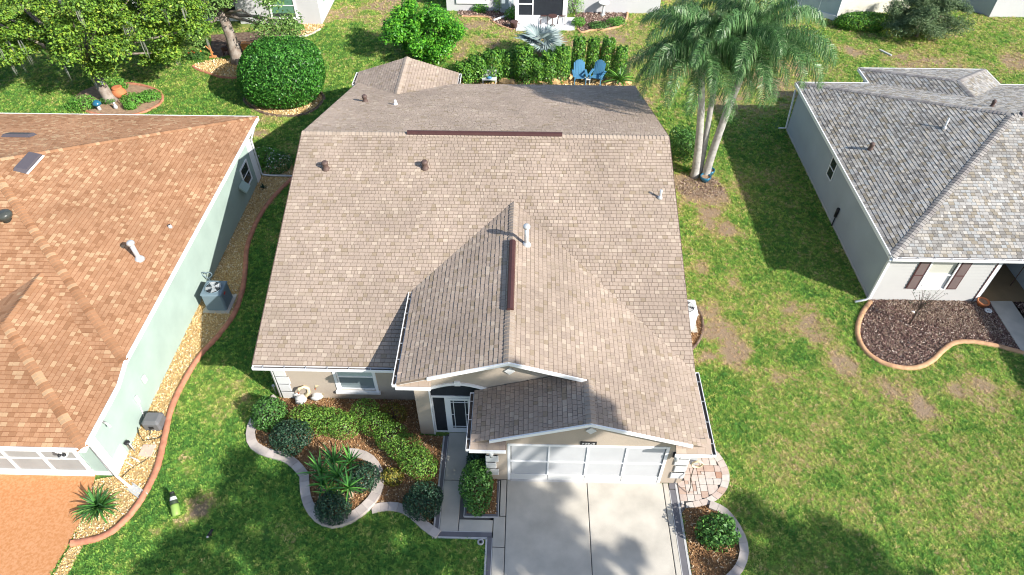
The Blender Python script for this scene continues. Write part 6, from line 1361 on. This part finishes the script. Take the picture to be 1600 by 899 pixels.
bh2 = thing('house', 'white house at the back centre with a screened patio door', 'house', (-1,50,0)); part('wall', MB().box(-5.6,-1.9,46.6,58,0,2.5).box(-1.9,-.95,46.3,58,0,2.5).box(2.9,9,46.5,58,0,2.5).box(-.95,2.9,46.4,58,0,2.5), 'housewhite', bh2); hiproof(-5.6,9,46.9,58,2.5,bh2)
wn = MB().box(-4.9,-4.75,46.5,46.59,.55,2.3).box(-2.85,-2.7,46.5,46.59,.55,2.3).box(-4.75,-2.85,46.5,46.59,.55,.75).box(-4.75,-2.85,46.5,46.59,1.5,1.58); bw = part('window', wn, 'trim', bh2); part('pane', MB().box(-4.75,-2.85,46.55,46.56,.75,1.5), 'screengrey', bw); part('pane', MB().box(-4.75,-2.85,46.55,46.56,1.58,2.3), 'screengrey', bw)
part('side_panel', MB().box(-1.8,-1.0,46.22,46.29,.3,2.4), 'bluewall', bh2)
df = MB().box(-.85,-.6,44.6,44.7,0,2.4).box(.28,.36,44.6,44.7,.6,2.4).box(2.3,2.6,44.6,44.7,0,2.4).box(-.6,2.3,44.6,44.7,.0,.6).box(-.6,.28,44.6,44.7,1.3,1.38).box(-.85,2.6,44.6,44.7,2.4,2.5); pd = part('patio_screen', df, 'trim', bh2)
part('screen_panel', MB().box(-.6,.28,44.64,44.66,.604,1.296), 'screen', pd); part('screen_panel', MB().box(-.6,.28,44.64,44.66,1.384,2.396), 'screen', pd); part('screen_panel', MB().box(.364,2.296,44.64,44.66,.604,2.396), 'screen', pd)
part('downspout', MB().tube([(-1.2,46.1,2.3),(-1.2,46.05,.25),(-1.3,45.7,.16),(-2.3,44.9,.12)],.07,6), 'trim', bh2)
# iron patio set
def ironchair():
    t_ = thing('patio_chair', 'left rusty iron chair on the white back patio', 'chair', (0,0,0), 'iron patio set chairs'); part('seat', MB().lathe([(.22,.43),(.23,.46)],(0,0,0),12), 'iron', t_)
    bk_ = [( .23*math.cos(a), .2, .75+.25*math.sin(a)) for a in [math.pi*k/10 for k in range(11)]]; part('backrest', MB().tube([(.23,.18,.45)]+bk_+[(-.23,.18,.45)],.02,5).tube([(.12*math.cos(a),.2,.74+.12*math.sin(a)) for a in [k*.6 for k in range(12)]],.014,5).tube([(0,.2,.46),(0,.2,.62)],.014,5), 'iron', t_)
    for a in (-1,1):
        for b in (-1,1): part('leg', MB().tube([(a*.17,b*.17,.43),(a*.2,b*.2,0)],.018,5), 'iron', t_)
    return t_
c1 = ironchair(); c1.scale = (1.25,1.25,1.25); p = G(850,36,.04); c1.location = (p.x,p.y,.04); p = G(878,36,.04); dup(c1,(p.x,p.y,.04),-.2,'right rusty iron chair on the white back patio')
p = G(863,40,.04); x, y = p.x, p.y; t_ = thing('patio_table', 'small round iron table between the rusty chairs', 'table', (x,y,.04)); part('tabletop', MB().lathe([(.3,.62),(.31,.66)],(x,y,.04),14), 'iron', t_); part('leg', MB().tube([(x,y,.04),(x,y,.66)],.03,6), 'iron', t_); part('foot', MB().lathe([(.2,0),(.04,.06)],(x,y,.04),10), 'iron', t_)
x, y = gc(838,34); shrub((x,y,.3),(.35,.3,.35),350,.14,'darkleaf','dark potted plant left of the iron chairs','plant',aspect=.25,amp=.5,name='plant')
x, y = gc(942,24); t_ = thing('birdbath', 'white pedestal birdbath in the brown back bed', 'birdbath', (x,y,0)); part('pedestal', MB().lathe([(.2,0),(.18,.06),(.08,.15),(.07,.6),(.12,.72)],(x,y,0),12), 'white', t_); part('basin', MB().lathe([(.12,.7),(.36,.82),(.38,.88),(.32,.88),(.1,.8)],(x,y,0),16), 'white', t_)
x, y = gc(918,14); single('planter_pot', MB().lathe([(.22,0),(.34,.5),(.36,.55),(.3,.55),(.27,.45)],(x,y,0),14), 'white', 'white pot at the back of the birdbath bed', 'pot', (x,y,0))
x, y = gc(803,44); single('planter_pot', MB().lathe([(.18,0),(.26,.4),(.28,.44),(.22,.44)],(x,y,0),12), 'iron', 'brown pot at the left corner of the back patio', 'pot', (x,y,0))
# houses at the back right
bh3 = thing('house', 'cream house at the back right behind the palms', 'house', (23,50,0)); a = Vector((20.75,45.6,0)); b = Vector((26.5,47.7,0)); d = (b-a); nn = Vector((-d.y,d.x,0)).normalized()
part('wall', MB().vprism([a,b,b+Vector((0,0,2.6)),a+Vector((0,0,2.6))], nn*.25), 'creamwall', bh3)
c0 = Vector((18.2,47.6,0)); e_ = (c0-a); n3 = Vector((e_.y,-e_.x,0)).normalized(); part('porch_screen', MB().vprism([a,c0,c0+Vector((0,0,.35)),a+Vector((0,0,.35))], n3*-.08).bar(a+Vector((0,0,.3))+n3*.02,a+Vector((0,0,2.5))+n3*.02,.09,.09).bar(a.lerp(c0,.4)+Vector((0,0,.35)),a.lerp(c0,.4)+Vector((0,0,2.5)),.07,.07).bar(a.lerp(c0,.8)+Vector((0,0,.35)),a.lerp(c0,.8)+Vector((0,0,2.5)),.07,.07), 'trim', bh3)
part('screen_panel', MB().vprism([a+Vector((0,0,.36)),c0+Vector((0,0,.36)),c0+Vector((0,0,2.5)),a+Vector((0,0,2.5))], n3*-.03), 'bluewall', bh3)
hiproof(19.5,27,47.6,56,2.6,bh3)
bh4 = thing('house', 'white and grey house at the far right back corner', 'house', (35,50,0)); a = Vector((31.4,46.45,0)); b = Vector((44,46.6,0)); c0 = Vector((29.2,49.2,0))
part('wall', MB().vprism([a,b,b+Vector((0,0,2.6)),a+Vector((0,0,2.6))], Vector((0,.2,0))), 'housewhite', bh4); part('wall', MB().vprism([a+Vector((-.003,.02,0)),c0,c0+Vector((0,0,2.6)),a+Vector((-.003,.02,2.6))], Vector((.18,.15,0))), 'greywall', bh4, 'shaded grey side wall'); hiproof(30.5,44,47.2,56,2.6,bh4)
x, y = gc(1384,84); single('downspout_end', MB().bar((x-.25,y+.4,.05),(x+.2,y-.35,.05),.12,.08), 'lightgrey', 'pale drain pipe end left of the feathery shrub', 'drain pipe', (x,y,0))
